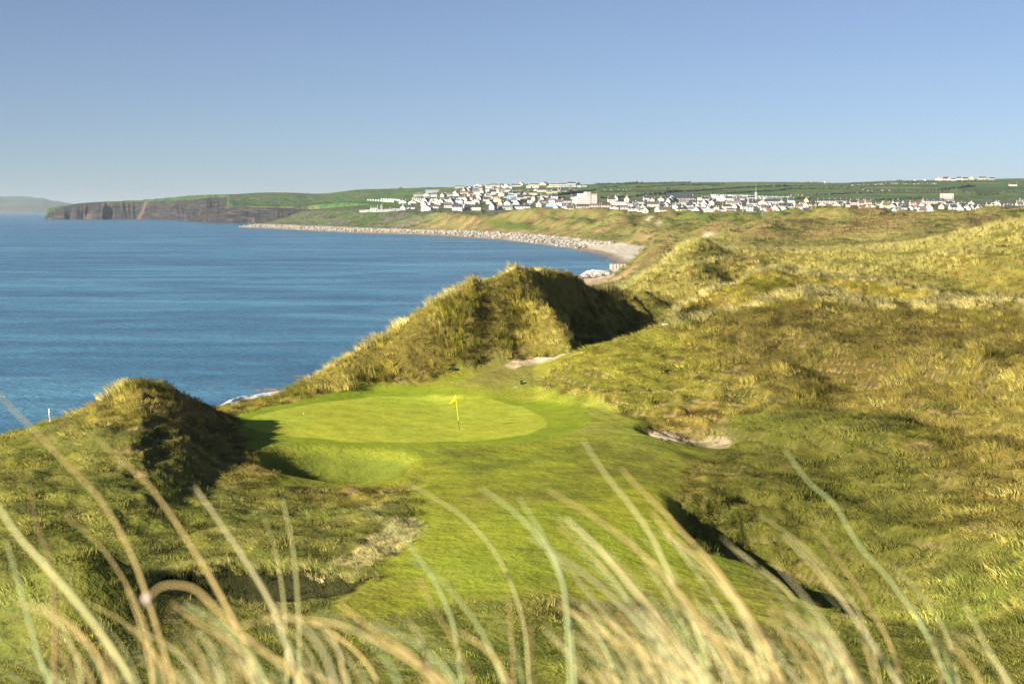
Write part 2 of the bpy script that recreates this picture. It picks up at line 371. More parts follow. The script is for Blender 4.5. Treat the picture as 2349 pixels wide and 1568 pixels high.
# marram (tall grass) and short rough coverage
upper_right = nmask([(1560, 748, 114), (1600, 740, 115), (1680, 718, 118), (1740, 694, 121), (1790, 676, 123), (1832, 668, 124), (1930, 686, 123), (2000, 693, 121.5), (2100, 697, 119.5), (2200, 692, 117), (2349, 695, 113.5), (2600, 690, 110), (2600, 1200, 58), (2349, 1150), (2200, 1040), (1980, 960), (1800, 900), (1690, 850), (1600, 800)], 2.5, 60, 129)
mar = np.clip(np.maximum.reduce([DUNE2, sst(YY, 124, 134), upper_right]), 0, 1)
mtop = sst(Z, 19.2, 20.6) * (XX < -12) * (YY < 95)          # top of the left mound
mar = np.maximum(mar, mtop * 0.9)
mar = mar * (1 - FAIR) * (1 - COLLAR) * (1 - PATH)
inland = sst(XX, xb, xb + 6) * (YY < 2600)
sl_z = np.gradient(Z, axis=0) / np.gradient(YY, axis=0)
STEEP = sst(np.abs(sl_z), 0.10, 0.28)

# small relief: lumps, grazing terraces, rough ground
zone_smooth = np.clip(np.maximum(FAIR, COLLAR), 0, 1)
rough_amt = (1 - zone_smooth) * (1 - BSAND) * (1 - sst(-FEAT, 0.05, 0.4) * (XX > 6) * (YY > 76)) * (1 - sst(-FEAT, 0.05, 0.4) * (XX < 0))
nz = fbm(XX, YY, 9, 3, 21) * (0.55 + 0.35 * sst(YY, 100, 130)) * rough_amt * sst(YY, 38, 60)
nz += fbm(XX, YY, 1.7, 2, 31) * 0.32 * rough_amt * (1 - 0.5 * DUNE2) * (YY < 170) * sst(YY, 40, 56)
nz += fbm(XX, YY, 28, 3, 41) * 1.3 * sst(YY, 130, 260) * inland * (YY < 1700)
cpin = (1 - 0.95 * np.clip(CREST, 0, 1) ** 2) * (1 - 0.75 * sst(AA, (2000 - 1174.5) * K, (2150 - 1174.5) * K) * sst(YY, 600, 700))
rd = (0.5 - np.abs(fbm(XX, YY * 0.7, 75, 2, 43))) * 2 - 0.55
nz += rd * 8.0 * sst(YY, 330, 480) * (1 - sst(YY, 1450, 1800)) * lm * cpin
nz += fbm(XX + 0.3 * YY, YY * 0.6, 30, 2, 45) * 8.0 * sst(YY, 330, 480) * (1 - sst(YY, 1450, 1900)) * lm * cpin
nz += fbm(XX, YY * 0.6, 15, 2, 44) * 2.2 * sst(YY, 300, 600) * (1 - sst(YY, 1900, 2300)) * lm
nz += fbm(XX, YY, 4, 2, 51) * 0.07 * zone_smooth * (1 - COLLAR) * (1 - sst(-FEAT, 0.05, 0.4))
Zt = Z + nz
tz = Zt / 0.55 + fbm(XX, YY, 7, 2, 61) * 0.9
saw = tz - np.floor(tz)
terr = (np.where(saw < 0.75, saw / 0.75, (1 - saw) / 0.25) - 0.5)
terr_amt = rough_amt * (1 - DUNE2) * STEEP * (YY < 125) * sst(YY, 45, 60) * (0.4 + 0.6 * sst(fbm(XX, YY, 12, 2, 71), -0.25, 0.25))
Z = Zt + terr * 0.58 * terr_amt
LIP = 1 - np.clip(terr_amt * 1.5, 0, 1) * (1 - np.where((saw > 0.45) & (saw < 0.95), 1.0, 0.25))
pass

# ------------------------------------------------------------------ materials
def mat(name, base=(0.5, 0.5, 0.5), rough=0.8, spec=0.2, metal=0.0):
    m = bpy.data.materials.new(name); m.use_nodes = True
    b = m.node_tree.nodes['Principled BSDF']
    b.inputs['Base Color'].default_value = (*base, 1)
    b.inputs['Roughness'].default_value = rough
    b.inputs['Specular IOR Level'].default_value = spec
    b.inputs['Metallic'].default_value = metal
    return m
class NB:
    """tiny node-tree builder"""
    def __init__(s, m):
        s.t = m.node_tree; s.b = s.t.nodes.get('Principled BSDF'); s.out = [x for x in s.t.nodes if x.type == 'OUTPUT_MATERIAL'][0]
    def n(s, typ, **kw):
        q = s.t.nodes.new(typ)
        for k, v in kw.items():
            if k.startswith('_'): setattr(q, k[1:], v)
            else: q.inputs[k.replace('__', ' ')].default_value = v
        return q
    def l(s, a, b): s.t.links.new(a, b)
    def noise(s, vec, scale, detail=3, rough=0.55, dist=0.0):
        q = s.n('ShaderNodeTexNoise', Scale=scale, Detail=detail, Roughness=rough, Distortion=dist)
        s.l(vec, q.inputs['Vector']); return q.outputs['Fac']
    def ramp(s, fac, stops):
        q = s.n('ShaderNodeValToRGB'); cr = q.color_ramp
        while len(cr.elements) < len(stops): cr.elements.new(0.5)
        for e, (p, c) in zip(cr.elements, stops):
            e.position = p; e.color = (*c, 1) if len(c) == 3 else c
        s.l(fac, q.inputs['Fac']); return q.outputs['Color']
    def mix(s, fac, a, b, mode='MIX'):
        q = s.n('ShaderNodeMix', _data_type='RGBA', _blend_type=mode)
        ii = [i for i in q.inputs if i.type == 'RGBA']; fi = [i for i in q.inputs if i.type == 'VALUE'][0]
        for src, dst in ((fac, fi), (a, ii[0]), (b, ii[1])):
            if hasattr(src, 'is_linked'): s.l(src, dst)
            elif isinstance(src, (int, float)): dst.default_value = src
            else: dst.default_value = (*src, 1)
        return [o for o in q.outputs if o.type == 'RGBA'][0]
    def math(s, op, a, b=0.5, c=None):
        q = s.n('ShaderNodeMath', _operation=op)
        for src, dst in zip((a, b) if c is None else (a, b, c), q.inputs):
            if hasattr(src, 'is_linked'): s.l(src, dst)
            else: dst.default_value = src
        return q.outputs[0]
    def bump(s, h, strength, dist, normal=None):
        q = s.n('ShaderNodeBump', Strength=strength, Distance=dist)
        s.l(h, q.inputs['Height'])
        if normal is not None: s.l(normal, q.inputs['Normal'])
        return q.outputs[0]
    def pos(s): return s.n('ShaderNodeNewGeometry').outputs['Position']
    def mapv(s, v, sc, rot=(0, 0, 0)):
        q = s.n('ShaderNodeMapping'); q.inputs['Scale'].default_value = sc; q.inputs['Rotation'].default_value = rot
        s.l(v, q.inputs['Vector']); return q.outputs[0]

def ground_material(name, fine, mid, big, bump_f, bump_m):
    m = mat(name, rough=0.95, spec=0.05); q = NB(m)
    a = q.n('ShaderNodeVertexColor', _layer_name='tone')
    p = q.pos()
    nf = q.noise(p, fine, 3, 0.65); nm = q.noise(p, mid, 4, 0.6); nb = q.noise(p, big, 3, 0.5)
    v = q.math('ADD', q.math('MULTIPLY', nf, 0.5), q.math('MULTIPLY', nm, 0.5))
    v = q.math('MULTIPLY_ADD', v, 1.7, 0.15)
    comb = q.n('ShaderNodeCombineColor')
    for i in range(3): q.l(v, comb.inputs[i])
    c = q.mix(1.0, a.outputs['Color'], comb.outputs[0], 'MULTIPLY')
    hs = q.n('ShaderNodeHueSaturation'); q.l(c, hs.inputs['Color']); q.l(q.math('MULTIPLY_ADD', nb, 0.07, 0.465), hs.inputs['Hue'])
    q.l(hs.outputs[0], q.b.inputs['Base Color'])
    b1 = q.bump(nf, bump_f, 0.6 / fine)
    q.l(q.bump(nm, bump_m, 1.0 / mid, b1), q.b.inputs['Normal'])
    return m
M_near = ground_material('turf_and_rough_ground', 9.0, 1.6, 0.15, 0.5, 0.4)
M_mid = ground_material('dune_grass_ground', 1.3, 0.35, 0.03, 0.8, 0.6)
M_far = ground_material('field_ground', 0.10, 0.03, 0.006, 0.6, 0.5)
M_turf = ground_material('mown_turf', 6.0, 0.9, 0.12, 0.15, 0.1)
M_lawn = ground_material('fairway_turf', 7.0, 0.8, 0.15, 0.25, 0.22)
M_sand = ground_material('beach_sand', 1.5, 0.3, 0.05, 0.3, 0.4)

# ------------------------------------------------------------------ ground colours
def lerp(c0, c1, t): return c0 * (1 - t[..., None]) + np.array(c1) * t[..., None]
rgb = np.zeros(Z.shape + (3,)); rgb[:] = (0.23, 0.19, 0.035)
n1 = fbm(XX, YY, 11, 3, 81); n2 = fbm(XX, YY, 3, 2, 83); n3 = fbm(XX, YY, 45, 3, 85)
rgb = lerp(rgb, (0.25, 0.175, 0.045), sst(n1, -0.05, 0.3) * 0.9)
n7 = fbm(XX, YY, 1.7, 2, 87)
rgb = lerp(rgb, (0.04, 0.038, 0.008), sst(n7, -0.05, 0.25) * 0.85)
rgb = lerp(rgb, (0.30, 0.22, 0.11), sst(-n7, 0.28, 0.45) * 0.6)
rgb = lerp(rgb, (0.15, 0.17, 0.026), sst(-n1 + 0.3 * n2, 0.08, 0.35) * 0.85)
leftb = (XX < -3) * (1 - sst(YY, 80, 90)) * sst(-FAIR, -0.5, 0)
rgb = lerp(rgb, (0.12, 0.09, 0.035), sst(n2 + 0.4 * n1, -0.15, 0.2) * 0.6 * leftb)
rgb = lerp(rgb, (0.13, 0.16, 0.03), sst(-(YY - 64) + n1 * 10 - (XX - 10) * 0.3, 0, 8) * 0.6)
NOSE = nmask([(1210, 880, 99.5), (1250, 842, 103), (1350, 800, 106), (1420, 779, 108.5), (1520, 756, 112.5), (1600, 740, 115), (1660, 760, 112), (1690, 830), (1620, 900), (1500, 955), (1400, 938), (1290, 898)], 1.2, 60, 128)
rgb = lerp(rgb, (0.17, 0.16, 0.022), NOSE * 0.85)
rgb = lerp(rgb, (0.19, 0.155, 0.035), mar * 0.8)
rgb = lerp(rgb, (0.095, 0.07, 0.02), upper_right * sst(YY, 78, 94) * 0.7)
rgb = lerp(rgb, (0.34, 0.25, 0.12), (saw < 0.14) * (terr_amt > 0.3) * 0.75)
rgb = lerp(rgb, (0.060, 0.055, 0.018), ((saw > 0.14) & (saw < 0.42)) * sst(terr_amt, 0.15, 0.4) * 0.65)  # bare soil on the treads, darkened to paint the shadow under each terrace
fcol = lerp(np.zeros(Z.shape + (3,)) + (0.225, 0.245, 0.026), (0.28, 0.255, 0.045), sst(n1 + 0.5 * n2, -0.05, 0.5) * 0.8)
rgb = rgb * (1 - FAIR[..., None]) + fcol * FAIR[..., None]
wear = nmask([(1080, 890), (1100, 830), (1170, 820), (1230, 838), (1215, 870), (1160, 895)], 1.5)
rgb = lerp(rgb, (0.20, 0.18, 0.055), wear * 0.75)
rgb = lerp(rgb, (0.21, 0.20, 0.05), nmask([(1330, 940), (1400, 945), (1500, 990), (1530, 1080), (1450, 1100), (1360, 1010)], 2.5) * 0.45)
rgb = lerp(rgb, (0.21, 0.26, 0.022), COLLAR)
gs = 0.5 + 0.5 * fbm(XX, YY, 5, 2, 91)
rgb = rgb * (1 - GREEN[..., None]) + (np.array((0.35, 0.385, 0.042)) * (0.88 + 0.24 * gs[..., None])) * GREEN[..., None]
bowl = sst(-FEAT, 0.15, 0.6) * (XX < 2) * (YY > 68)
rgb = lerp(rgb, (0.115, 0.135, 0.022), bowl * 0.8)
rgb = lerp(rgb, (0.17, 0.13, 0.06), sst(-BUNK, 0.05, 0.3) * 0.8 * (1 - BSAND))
rgb = lerp(rgb, (0.36, 0.32, 0.11), PALE)
rgb = lerp(rgb, (0.028, 0.030, 0.011), PITM * 0.97)  # near-black over the pit: its wall's shadow painted into the ground
rgb = lerp(rgb, (0.52, 0.42, 0.27), PATH)
rgb = lerp(rgb, (0.55, 0.44, 0.30), BSAND)
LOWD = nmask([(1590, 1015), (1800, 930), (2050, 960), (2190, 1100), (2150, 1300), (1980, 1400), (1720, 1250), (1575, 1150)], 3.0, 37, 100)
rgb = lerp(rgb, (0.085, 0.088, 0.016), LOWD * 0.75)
band = nmask([(560, 1035), (960, 1032), (1350, 1014), (1480, 1030), (1545, 1120), (1300, 1160), (980, 1130), (650, 1112)], 1.2, 60, 82)
rgb = lerp(rgb, (0.115, 0.125, 0.020), band * 0.6 * sst(n1 + n2, -0.5, 0.3) * FAIR)
brt = nmask([(960, 1195), (1480, 1185), (1620, 1290), (1520, 1372), (1000, 1372), (850, 1330)], 1.5, 44, 64)
rgb = lerp(rgb, (0.265, 0.30, 0.028), brt * 0.6 * FAIR)
# mid distance: dunes and links
mid = sst(YY, 180, 420)
mcol = lerp(np.zeros(Z.shape + (3,)) + (0.215, 0.195, 0.06), (0.20, 0.135, 0.06), sst(n3, 0.0, 0.3))
n4 = fbm(XX, YY, 120, 3, 95); n5 = fbm(XX, YY, 25, 2, 97)
mcol = lerp(mcol, (0.12, 0.145, 0.03), sst(-np.abs(sl_z), -0.07, -0.02) * sst(n4, -0.25, 0.15) * sst(YY, 400, 600))
mcol = lerp(mcol, (0.075, 0.085, 0.032), sst(n5, 0.22, 0.45) * 0.7 * sst(YY, 350, 600))
rgb = rgb * (1 - mid[..., None]) + mcol * mid[..., None]
# slopes down to the shore: sandy scars
rgb = lerp(rgb, (0.36, 0.25, 0.12), sst(lm, 0.02, 0.2) * (1 - sst(lm, 0.45, 0.9)) * sst(fbm(XX, YY, 18, 3, 99), 0.02, 0.35) * (YY > 400) * (YY < 2700))
# town and fields
tn = sst(YY, 1750, 1900)
tcol = lerp(np.zeros(Z.shape + (3,)) + (0.09, 0.12, 0.045), (0.13, 0.125, 0.09), sst(fbm(XX, YY, 60, 2, 101), -0.2, 0.3))
rgb = rgb * (1 - tn[..., None]) + tcol * tn[..., None]
fd = sst(YY, 2450, 2600)
fx = np.floor(XX / 260 + 0.4 * fbm(XX, YY, 900, 1, 103)); fy = np.floor((YY + 0.25 * XX) / 150)
hsh = np.sin(fx * 12.9898 + fy * 78.233) * 43758.5453; hsh = hsh - np.floor(hsh)
fcol = lerp(np.zeros(Z.shape + (3,)) + (0.075, 0.14, 0.042), (0.14, 0.17, 0.06), sst(hsh, 0.45, 0.95))
fcol = lerp(fcol, (0.07, 0.085, 0.035), sst(-hsh, -0.2, -0.08))
rgb = rgb * (1 - fd[..., None]) + fcol * fd[..., None]
def fmask(pts, y0, y1, soft):
    m = np.zeros_like(Z); sel = (yrow > y0 * 0.9) & (yrow < y1 * 1.05)
    pl = wpoly(pts, y0, y1)
    if len(pl) > 2: m[sel] = sst(sdist(pl, XX[sel], YY[sel]), -soft, soft)
    return m
# lighter mown strips and paths on the far links
for pts, c, y0, y1 in (([(1100, 503), (1160, 505), (1215, 515), (1250, 530), (1170, 527), (1120, 512)], (0.11, 0.145, 0.03), 1150, 1900),
                       ([(1590, 492), (1700, 494), (1750, 520), (1700, 535), (1620, 535), (1660, 520)], (0.12, 0.155, 0.03), 560, 1300),
                       ([(1320, 484), (1400, 494), (1500, 500), (1440, 505), (1350, 500), (1260, 505), (1250, 495)], (0.12, 0.14, 0.035), 1000, 1700),
                       ([(1280, 545), (1340, 553), (1450, 545), (1450, 533), (1380, 536), (1320, 537)], (0.11, 0.13, 0.03), 700, 1200),
                       ([(1560, 566), (1700, 578), (1850, 585), (1870, 577), (1700, 563), (1600, 555)], (0.10, 0.10, 0.03), 262, 500),
                       ([(1760, 577), (1800, 578), (1805, 575), (1770, 573)], (0.5, 0.42, 0.28), 262, 420),
                       ([(1612, 540), (1640, 539), (1636, 534), (1618, 535)], (0.5, 0.42, 0.28), 380, 800),
                       ([(1480, 505), (1492, 496), (1500, 497), (1490, 506)], (0.45, 0.40, 0.30), 900, 1400),
                       ([(1505, 515), (1510, 506), (1517, 507), (1512, 516)], (0.45, 0.40, 0.30), 700, 1400),
                       ([(840, 480), (900, 472), (1000, 471), (1000, 465), (880, 463), (840, 466)], (0.075, 0.15, 0.03), 2000, 3300)):
    rgb = lerp(rgb, c, fmask(pts, y0, y1, 1.5 if y0 < 600 else 4))
# beach and sea bed
bm_ = (1 - sst(XX, xb, xb + 3 + YY * 0.004)) * (YY < 2620)
sand = np.zeros(Z.shape + (3,)) + (0.42, 0.31, 0.19)
pebb = sst(YY, 560, 620)
sand = lerp(sand, (0.50, 0.45, 0.36), pebb)
sand = lerp(sand, (0.20, 0.15, 0.10), (1 - sst(dsh / (2 + YY * 0.004), 0.5, 2)) * 0.85)
rgb = rgb * (1 - bm_[..., None]) + sand * bm_[..., None]
rgb = np.clip(rgb, 0, 1)
# top of far headland: green
rgb = lerp(rgb, (0.05, 0.085, 0.03), (YY > 3600) * (AA < (900 - 1174.5) * K) * 0.6)

# ------------------------------------------------------------------ object helpers
def tag(o, label=None, cat=None, group=None, kind=None):
    if label: o['label'] = label
    if cat: o['category'] = cat
    if group: o['group'] = group
    if kind: o['kind'] = kind
    return o
def mesh_obj(name, v, f, m=None, parent=None, smooth=False):
    me = bpy.data.meshes.new(name)
    me.from_pydata([tuple(q) for q in v], [], f)
    if m is not None:
        for mm in (m if isinstance(m, (list, tuple)) else [m]): me.materials.append(mm)
    if smooth: me.polygons.foreach_set('use_smooth', [True] * len(me.polygons))
    me.update()
    o = bpy.data.objects.new(name, me); COL.objects.link(o)
    if parent: o.parent = parent
    return o
def inst(me, name, parent=None, loc=(0, 0, 0), rz=0, sc=(1, 1, 1)):
    o = bpy.data.objects.new(name, me); COL.objects.link(o)
    o.location = loc; o.rotation_euler = (0, 0, rz); o.scale = sc
    if parent: o.parent = parent
    return o
def empty(name, loc, rz=0):
    o = bpy.data.objects.new(name, None); COL.objects.link(o)
    o.location = loc; o.rotation_euler = (0, 0, rz); o.empty_display_size = 0.3
    return o
def big_mesh(name, V, Fq, m, tone=None, smooth=True):
    me = bpy.data.meshes.new(name)
    me.vertices.add(len(V)); me.vertices.foreach_set('co', np.ascontiguousarray(V, dtype=np.float32).ravel())
    me.loops.add(Fq.size); me.loops.foreach_set('vertex_index', Fq.ravel().astype(np.int32))
    me.polygons.add(len(Fq)); me.polygons.foreach_set('loop_start', np.arange(0, Fq.size, Fq.shape[1], dtype=np.int32))
    me.polygons.foreach_set('use_smooth', np.full(len(Fq), smooth))
    if m: me.materials.append(m)
    me.update(calc_edges=True)
    if tone is not None:
        at = me.color_attributes.new('tone', 'FLOAT_COLOR', 'POINT')
        at.data.foreach_set('color', np.concatenate([tone, np.ones((len(tone), 1))], 1).astype(np.float32).ravel())
    o = bpy.data.objects.new(name, me); COL.objects.link(o)
    return o

# ------------------------------------------------------------------ ground meshes (one height field, cut by what it is)
idx = np.arange(NR * NA).reshape(NR, NA)
Fall = np.stack([idx[:-1, :-1], idx[:-1, 1:], idx[1:, 1:], idx[1:, :-1]], -1)
q4 = lambda A: 0.25 * (A[:-1, :-1] + A[:-1, 1:] + A[1:, 1:] + A[1:, :-1])
fg, fc, ff, fb, fpth, fyy = q4(GREEN), q4(COLLAR), q4(FAIR), q4(BSAND), q4(PATH), q4(YY)
fbeach = q4((bm_ > 0.5) * 1.0); faa = q4(AA); fzz = q4(Z)
kind = np.full(fg.shape, 1)
kind[fyy > 190] = 2
kind[fyy > 1800] = 3
kind[(fyy > 2620) & (faa < (820 - 1174.5) * K)] = 4
kind[(ff > 0.5) & (fyy < 190)] = 5
kind[fc > 0.5] = 6
kind[fg > 0.5] = 7
kind[fb > 0.5] = 8
kind[fpth > 0.5] = 9
kind[(fbeach > 0.5) & (fyy < 2620)] = 10
kind[(fzz < -2.5)] = 0
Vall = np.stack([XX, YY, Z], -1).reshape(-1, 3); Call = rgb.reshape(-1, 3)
for kd, nm, mm, lab in ((1, 'near_dunes', M_near, 'rough grass covered dunes around the green'), (2, 'dune_land', M_mid, 'grassy dune land running back from the green to the village'),
                        (3, 'village_hill', M_far, 'green farmland hill carrying the village'), (4, 'headland', M_far, 'green top of the far headland'),
                        (5, 'fairway', M_lawn, 'mown fairway in front of and around the green'), (6, 'green_collar', M_turf, 'darker mown collar ringing the putting green'),
                        (7, 'putting_green', M_turf, 'bright oval putting green around the yellow flag'), (8, 'bunker_sand', M_sand, 'pale sand floor of the bunker right of the green'),
                        (9, 'sandy_path', M_sand, 'pale sandy path leading away behind the green'), (10, 'beach', M_sand, 'sand and shingle beach curving along the bay')):
    fq = Fall[kind == kd]
    if len(fq) == 0: continue
    u, inv = np.unique(fq.ravel(), return_inverse=True)
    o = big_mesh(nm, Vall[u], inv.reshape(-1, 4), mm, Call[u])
    tag(o, lab, None, None, 'structure')

# ------------------------------------------------------------------ sea
msea = mat('sea_water', (0.02, 0.13, 0.26), 0.22, 0.35); q = NB(msea)
p = q.pos()
pa = q.mapv(p, (0.013, 0.040, 1)); pb = q.mapv(p, (0.0016, 0.009, 1), (0, 0, 0.08)); pc = q.mapv(p, (0.10, 0.22, 1)); pd = q.mapv(p, (0.6, 1.0, 1))
na = q.noise(pa, 1, 4, 0.6, 0.6); nb_ = q.noise(pb, 1, 4, 0.6, 0.4); nc = q.noise(pc, 1, 4, 0.65); nd = q.noise(pd, 1, 3, 0.6)
f = q.math('ADD', q.math('MULTIPLY', na, 0.55), q.math('MULTIPLY', nb_, 0.45))
c1 = q.ramp(f, [(0.37, (0.009, 0.075, 0.16)), (0.49, (0.030, 0.138, 0.24)), (0.62, (0.085, 0.26, 0.37))])
q.l(c1, q.b.inputs['Base Color'])
b1 = q.bump(nd, 1.0, 0.5); b2 = q.bump(nc, 1.0, 1.8, b1); b3 = q.bump(na, 1.0, 3.5, b2)
q.l(b3, q.b.inputs['Normal'])
sv = [(-14000, -60, 0), (14000, -60, 0), (14000, 24000, 0), (-14000, 24000, 0)]
sea = mesh_obj('sea', sv, [(0, 1, 2, 3)], msea)
tag(sea, 'calm blue sea with darker bands of swell', None, None, 'structure')

# ------------------------------------------------------------------ far headland cliffs (folded sheets of rock)
mcliff = mat('cliff_rock', rough=0.95, spec=0.05); q = NB(mcliff)
p = q.pos()
strata = q.noise(q.mapv(p, (0.02, 0.02, 0.22)), 1, 4, 0.6, 0.8)
patch = q.noise(q.mapv(p, (0.012, 0.012, 0.02)), 1, 4, 0.6, 0.5)
rock = q.ramp(strata, [(0.3, (0.016, 0.017, 0.024)), (0.5, (0.038, 0.036, 0.038)), (0.7, (0.10, 0.08, 0.068))])
grass_c = q.ramp(strata, [(0.3, (0.035, 0.045, 0.022)), (0.7, (0.07, 0.075, 0.032))])
sep = q.n('ShaderNodeSeparateXYZ'); q.l(p, sep.inputs[0])
hz = q.math('MULTIPLY_ADD', sep.outputs[2], 0.007, -0.33)
gm = q.n('ShaderNodeMapRange'); q.l(q.math('ADD', patch, hz), gm.inputs[0]); gm.inputs[1].default_value = 0.50; gm.inputs[2].default_value = 0.66
cc = q.mix(gm.outputs[0], rock, grass_c)
scar = q.n('ShaderNodeMapRange'); q.l(q.noise(q.mapv(p, (0.009, 0.009, 0.004)), 1, 3, 0.6, 0.3), scar.inputs[0]); scar.inputs[1].default_value = 0.58; scar.inputs[2].default_value = 0.74
cc = q.mix(scar.outputs[0], cc, (0.20, 0.14, 0.10))
q.l(cc, q.b.inputs['Base Color'])
q.l(q.bump(strata, 1.0, 5.0), q.b.inputs['Normal'])
def cliff(name, label, base, top, z0=-1.0, amp=30, nc=520, lean=70, seed=0):
    pxs = np.linspace(base[0][0], base[-1][0], nc)
    Yb = np.interp(pxs, [b[0] for b in base], [b[1] for b in base])
    tp = np.interp(pxs, [b[0] for b in top], [b[1] for b in top])
    nv = 22
    V = []
    for j in range(nv + 2):
        t = min(1, j / (nv - 1))
        a = (pxs - 1174.5) * K
        zt = np.array([P(px, ty, yy)[2] for px, ty, yy in zip(pxs, tp, Yb + lean)])
        zt = zt + perlin(pxs / 9.0, pxs * 0 + 3.3, 5) * 1.2
        g = perlin(pxs / 38.0, pxs * 0 + 0.5 + t * 0.25, seed + 1) * 1.4 + 0.35 * perlin(pxs / 15.0, pxs * 0 + 0.5 + t * 0.5, seed + 2) + 0.25 * perlin(pxs / 6.0, t * 1.2 + pxs * 0, seed + 3)
        w_ = math.sin(math.pi * min(1, t * 0.9 + 0.1)) * 0.9 + 0.1
        Yv = Yb + lean * t ** 1.3 - g * amp * w_
        z = z0 + (zt - z0) * (t ** 0.85)
        if j >= nv: Yv = Yv + (j - nv + 1) * 130; z = z - (j - nv + 1) * 3
        V.append(np.stack([a * Yv, Yv, z], -1))
    V = np.stack(V, 0); nr_ = V.shape[0]
    ii = np.arange(nr_ * nc).reshape(nr_, nc)
    Fq = np.stack([ii[:-1, :-1], ii[:-1, 1:], ii[1:, 1:], ii[1:, :-1]], -1).reshape(-1, 4)
    o = big_mesh(name, V.reshape(-1, 3), Fq, mcliff)
    return tag(o, label, None, None, 'structure')
cliff('headland_cliff', 'dark gullied sea cliffs of the long far headland',
      [(107, 4745), (150, 4720), (315, 4690), (400, 4480), (470, 4330), (600, 4250), (830, 4200), (960, 4150)],
      [(107, 501), (112, 491), (122, 485), (135, 479.5), (150, 474), (200, 466), (246, 462), (321, 462.5), (360, 461.5), (424, 459), (478, 454), (520, 453), (581, 450.5), (700, 450), (830, 449), (960, 447)], seed=3)
cliff('near_sea_cliff', 'blocky dark lower cliff standing before the headland',
      [(405, 3900), (436, 3840), (478, 3560), (500, 3400), (556, 3330), (620, 3280), (700, 3240), (800, 3200)],
      [(405, 508), (425, 503), (437, 493), (445, 485), (462, 481), (480, 477), (495, 474), (547, 473), (580, 475), (640, 477), (700, 480), (800, 484)], amp=12, lean=26, seed=11)
# far blue hills across the bay
hv = []; 
hp = [(-200, 452), (-60, 449), (0, 451), (60, 450), (100, 455), (130, 460), (170, 467), (230, 471), (260, 478), (280, 481)]
for Y, fz in ((15200, 0.0), (15300, 0.12), (16500, 0.4), (18000, 1.0), (19500, 0.5)):
    for px in range(-200, 284, 4):
        ty = np.interp(px, [h[0] for h in hp], [h[1] for h in hp])
        zt = P(px, ty, 18000)[2] + 12 * perlin(np.array([px / 23.0]), np.array([Y / 900.0]))[0] * fz
        hv.append(((px - 1174.5) * K * Y, Y, -3 + (zt + 3) * fz))
hn = len(range(-200, 284, 4))
hf = [(r * hn + c, r * hn + c + 1, (r + 1) * hn + c + 1, (r + 1) * hn + c) for r in range(4) for c in range(hn - 1)]
mhill = mat('far_hill_fields', rough=1, spec=0); q = NB(mhill)
q.l(q.ramp(q.noise(q.mapv(q.pos(), (0.002, 0.001, 0.01)), 1, 3), [(0.35, (0.06, 0.085, 0.05)), (0.6, (0.12, 0.13, 0.08))]), q.b.inputs['Base Color'])
tag(mesh_obj('far_hills', hv, hf, mhill, smooth=True), 'pale blue hills across the bay on the horizon', None, None, 'structure')

# ------------------------------------------------------------------ surf
mfoam = mat('sea_foam', (0.80, 0.82, 0.84), 0.7, 0.2); q = NB(mfoam)
fa = q.noise(q.mapv(q.pos(), (0.5, 0.9, 1)), 1, 5, 0.7)
q.l(q.bump(fa, 0.6, 0.3), q.b.inputs['Normal'])
def surf(name, label, line, z_h, width, seed):
    """a breaking roll of white water: ragged ridge of foam along a line of ground points"""
    r = random.Random(seed); V = []; Fc = []
    pts = []
    for (a, b) in zip(line[:-1], line[1:]):
        m = max(2, int(math.dist(a, b) / 0.35))
        for i in range(m): pts.append((a[0] + (b[0] - a[0]) * i / m, a[1] + (b[1] - a[1]) * i / m))
    xs_ = np.array(pts)
    tn_ = np.gradient(xs_, axis=0); tn_ /= np.linalg.norm(tn_, axis=1)[:, None] + 1e-9
    nn = np.stack([tn_[:, 1], -tn_[:, 0]], 1)
    L_ = np.arange(len(xs_)) * 0.35
    hgt = np.clip(0.55 + 0.9 * perlin(L_ / 5, L_ * 0 + seed, seed), 0.0, 1.3) * np.sin(np.pi * np.linspace(0.02, 0.98, len(xs_))) ** 0.4
    wd = np.clip(0.9 + 0.8 * perlin(L_ / 7, L_ * 0 + seed + 5, seed + 1), 0.15, 1.6)
    prof = [(-0.5, -0.05), (-0.3, 0.45), (-0.1, 0.85), (0.1, 1.0), (0.3, 0.7), (0.55, 0.3), (0.9, 0.12), (1.5, 0.06), (2.2, -0.05)]
    for k, (u, h) in enumerate(prof):
        j = perlin(L_ / 0.9, L_ * 0 + k, seed + 2 + k) * 0.25
        P_ = xs_ + nn * ((u + j) * width * wd)[:, None]
        zz = (h + 0.25 * perlin(L_ / 0.8, L_ * 0 + k * 2.1, seed + 30) * (0 < k < 8)) * hgt * z_h
        V += [(P_[i, 0], P_[i, 1], zz[i]) for i in range(len(P_))]
    m = len(xs_)
    for k in range(len(prof) - 1):
        for i in range(m - 1):
            if hgt[i] > 0.12: Fc.append((k * m + i, k * m + i + 1, (k + 1) * m + i + 1, (k + 1) * m + i))
    o = mesh_obj(name, V, Fc, mfoam, smooth=True)
    return tag(o, label, None, None, 'stuff')
def gp(px, py):   # point on the sea surface
    t = ((784 - py) * K); s = EYE / (SP - CP * t); return ((px - 1174.5) * K * s, s * (CP + SP * t))
surf('surf', 'white breaker rolling onto the sand left of the green', [gp(*a) for a in ((505, 932), (525, 925), (550, 915), (585, 908))], 0.9, 0.9, 3)
surf('surf', 'thin line of broken white water behind the breaker', [gp(*a) for a in ((575, 910), (605, 905), (640, 900), (690, 892), (730, 884))], 0.6, 0.9, 8)
surf('surf', 'white wash of foam thinning out on the wet sand', [gp(*a) for a in ((525, 930), (560, 921), (600, 914), (640, 905), (680, 897))], 0.10, 1.1, 12)
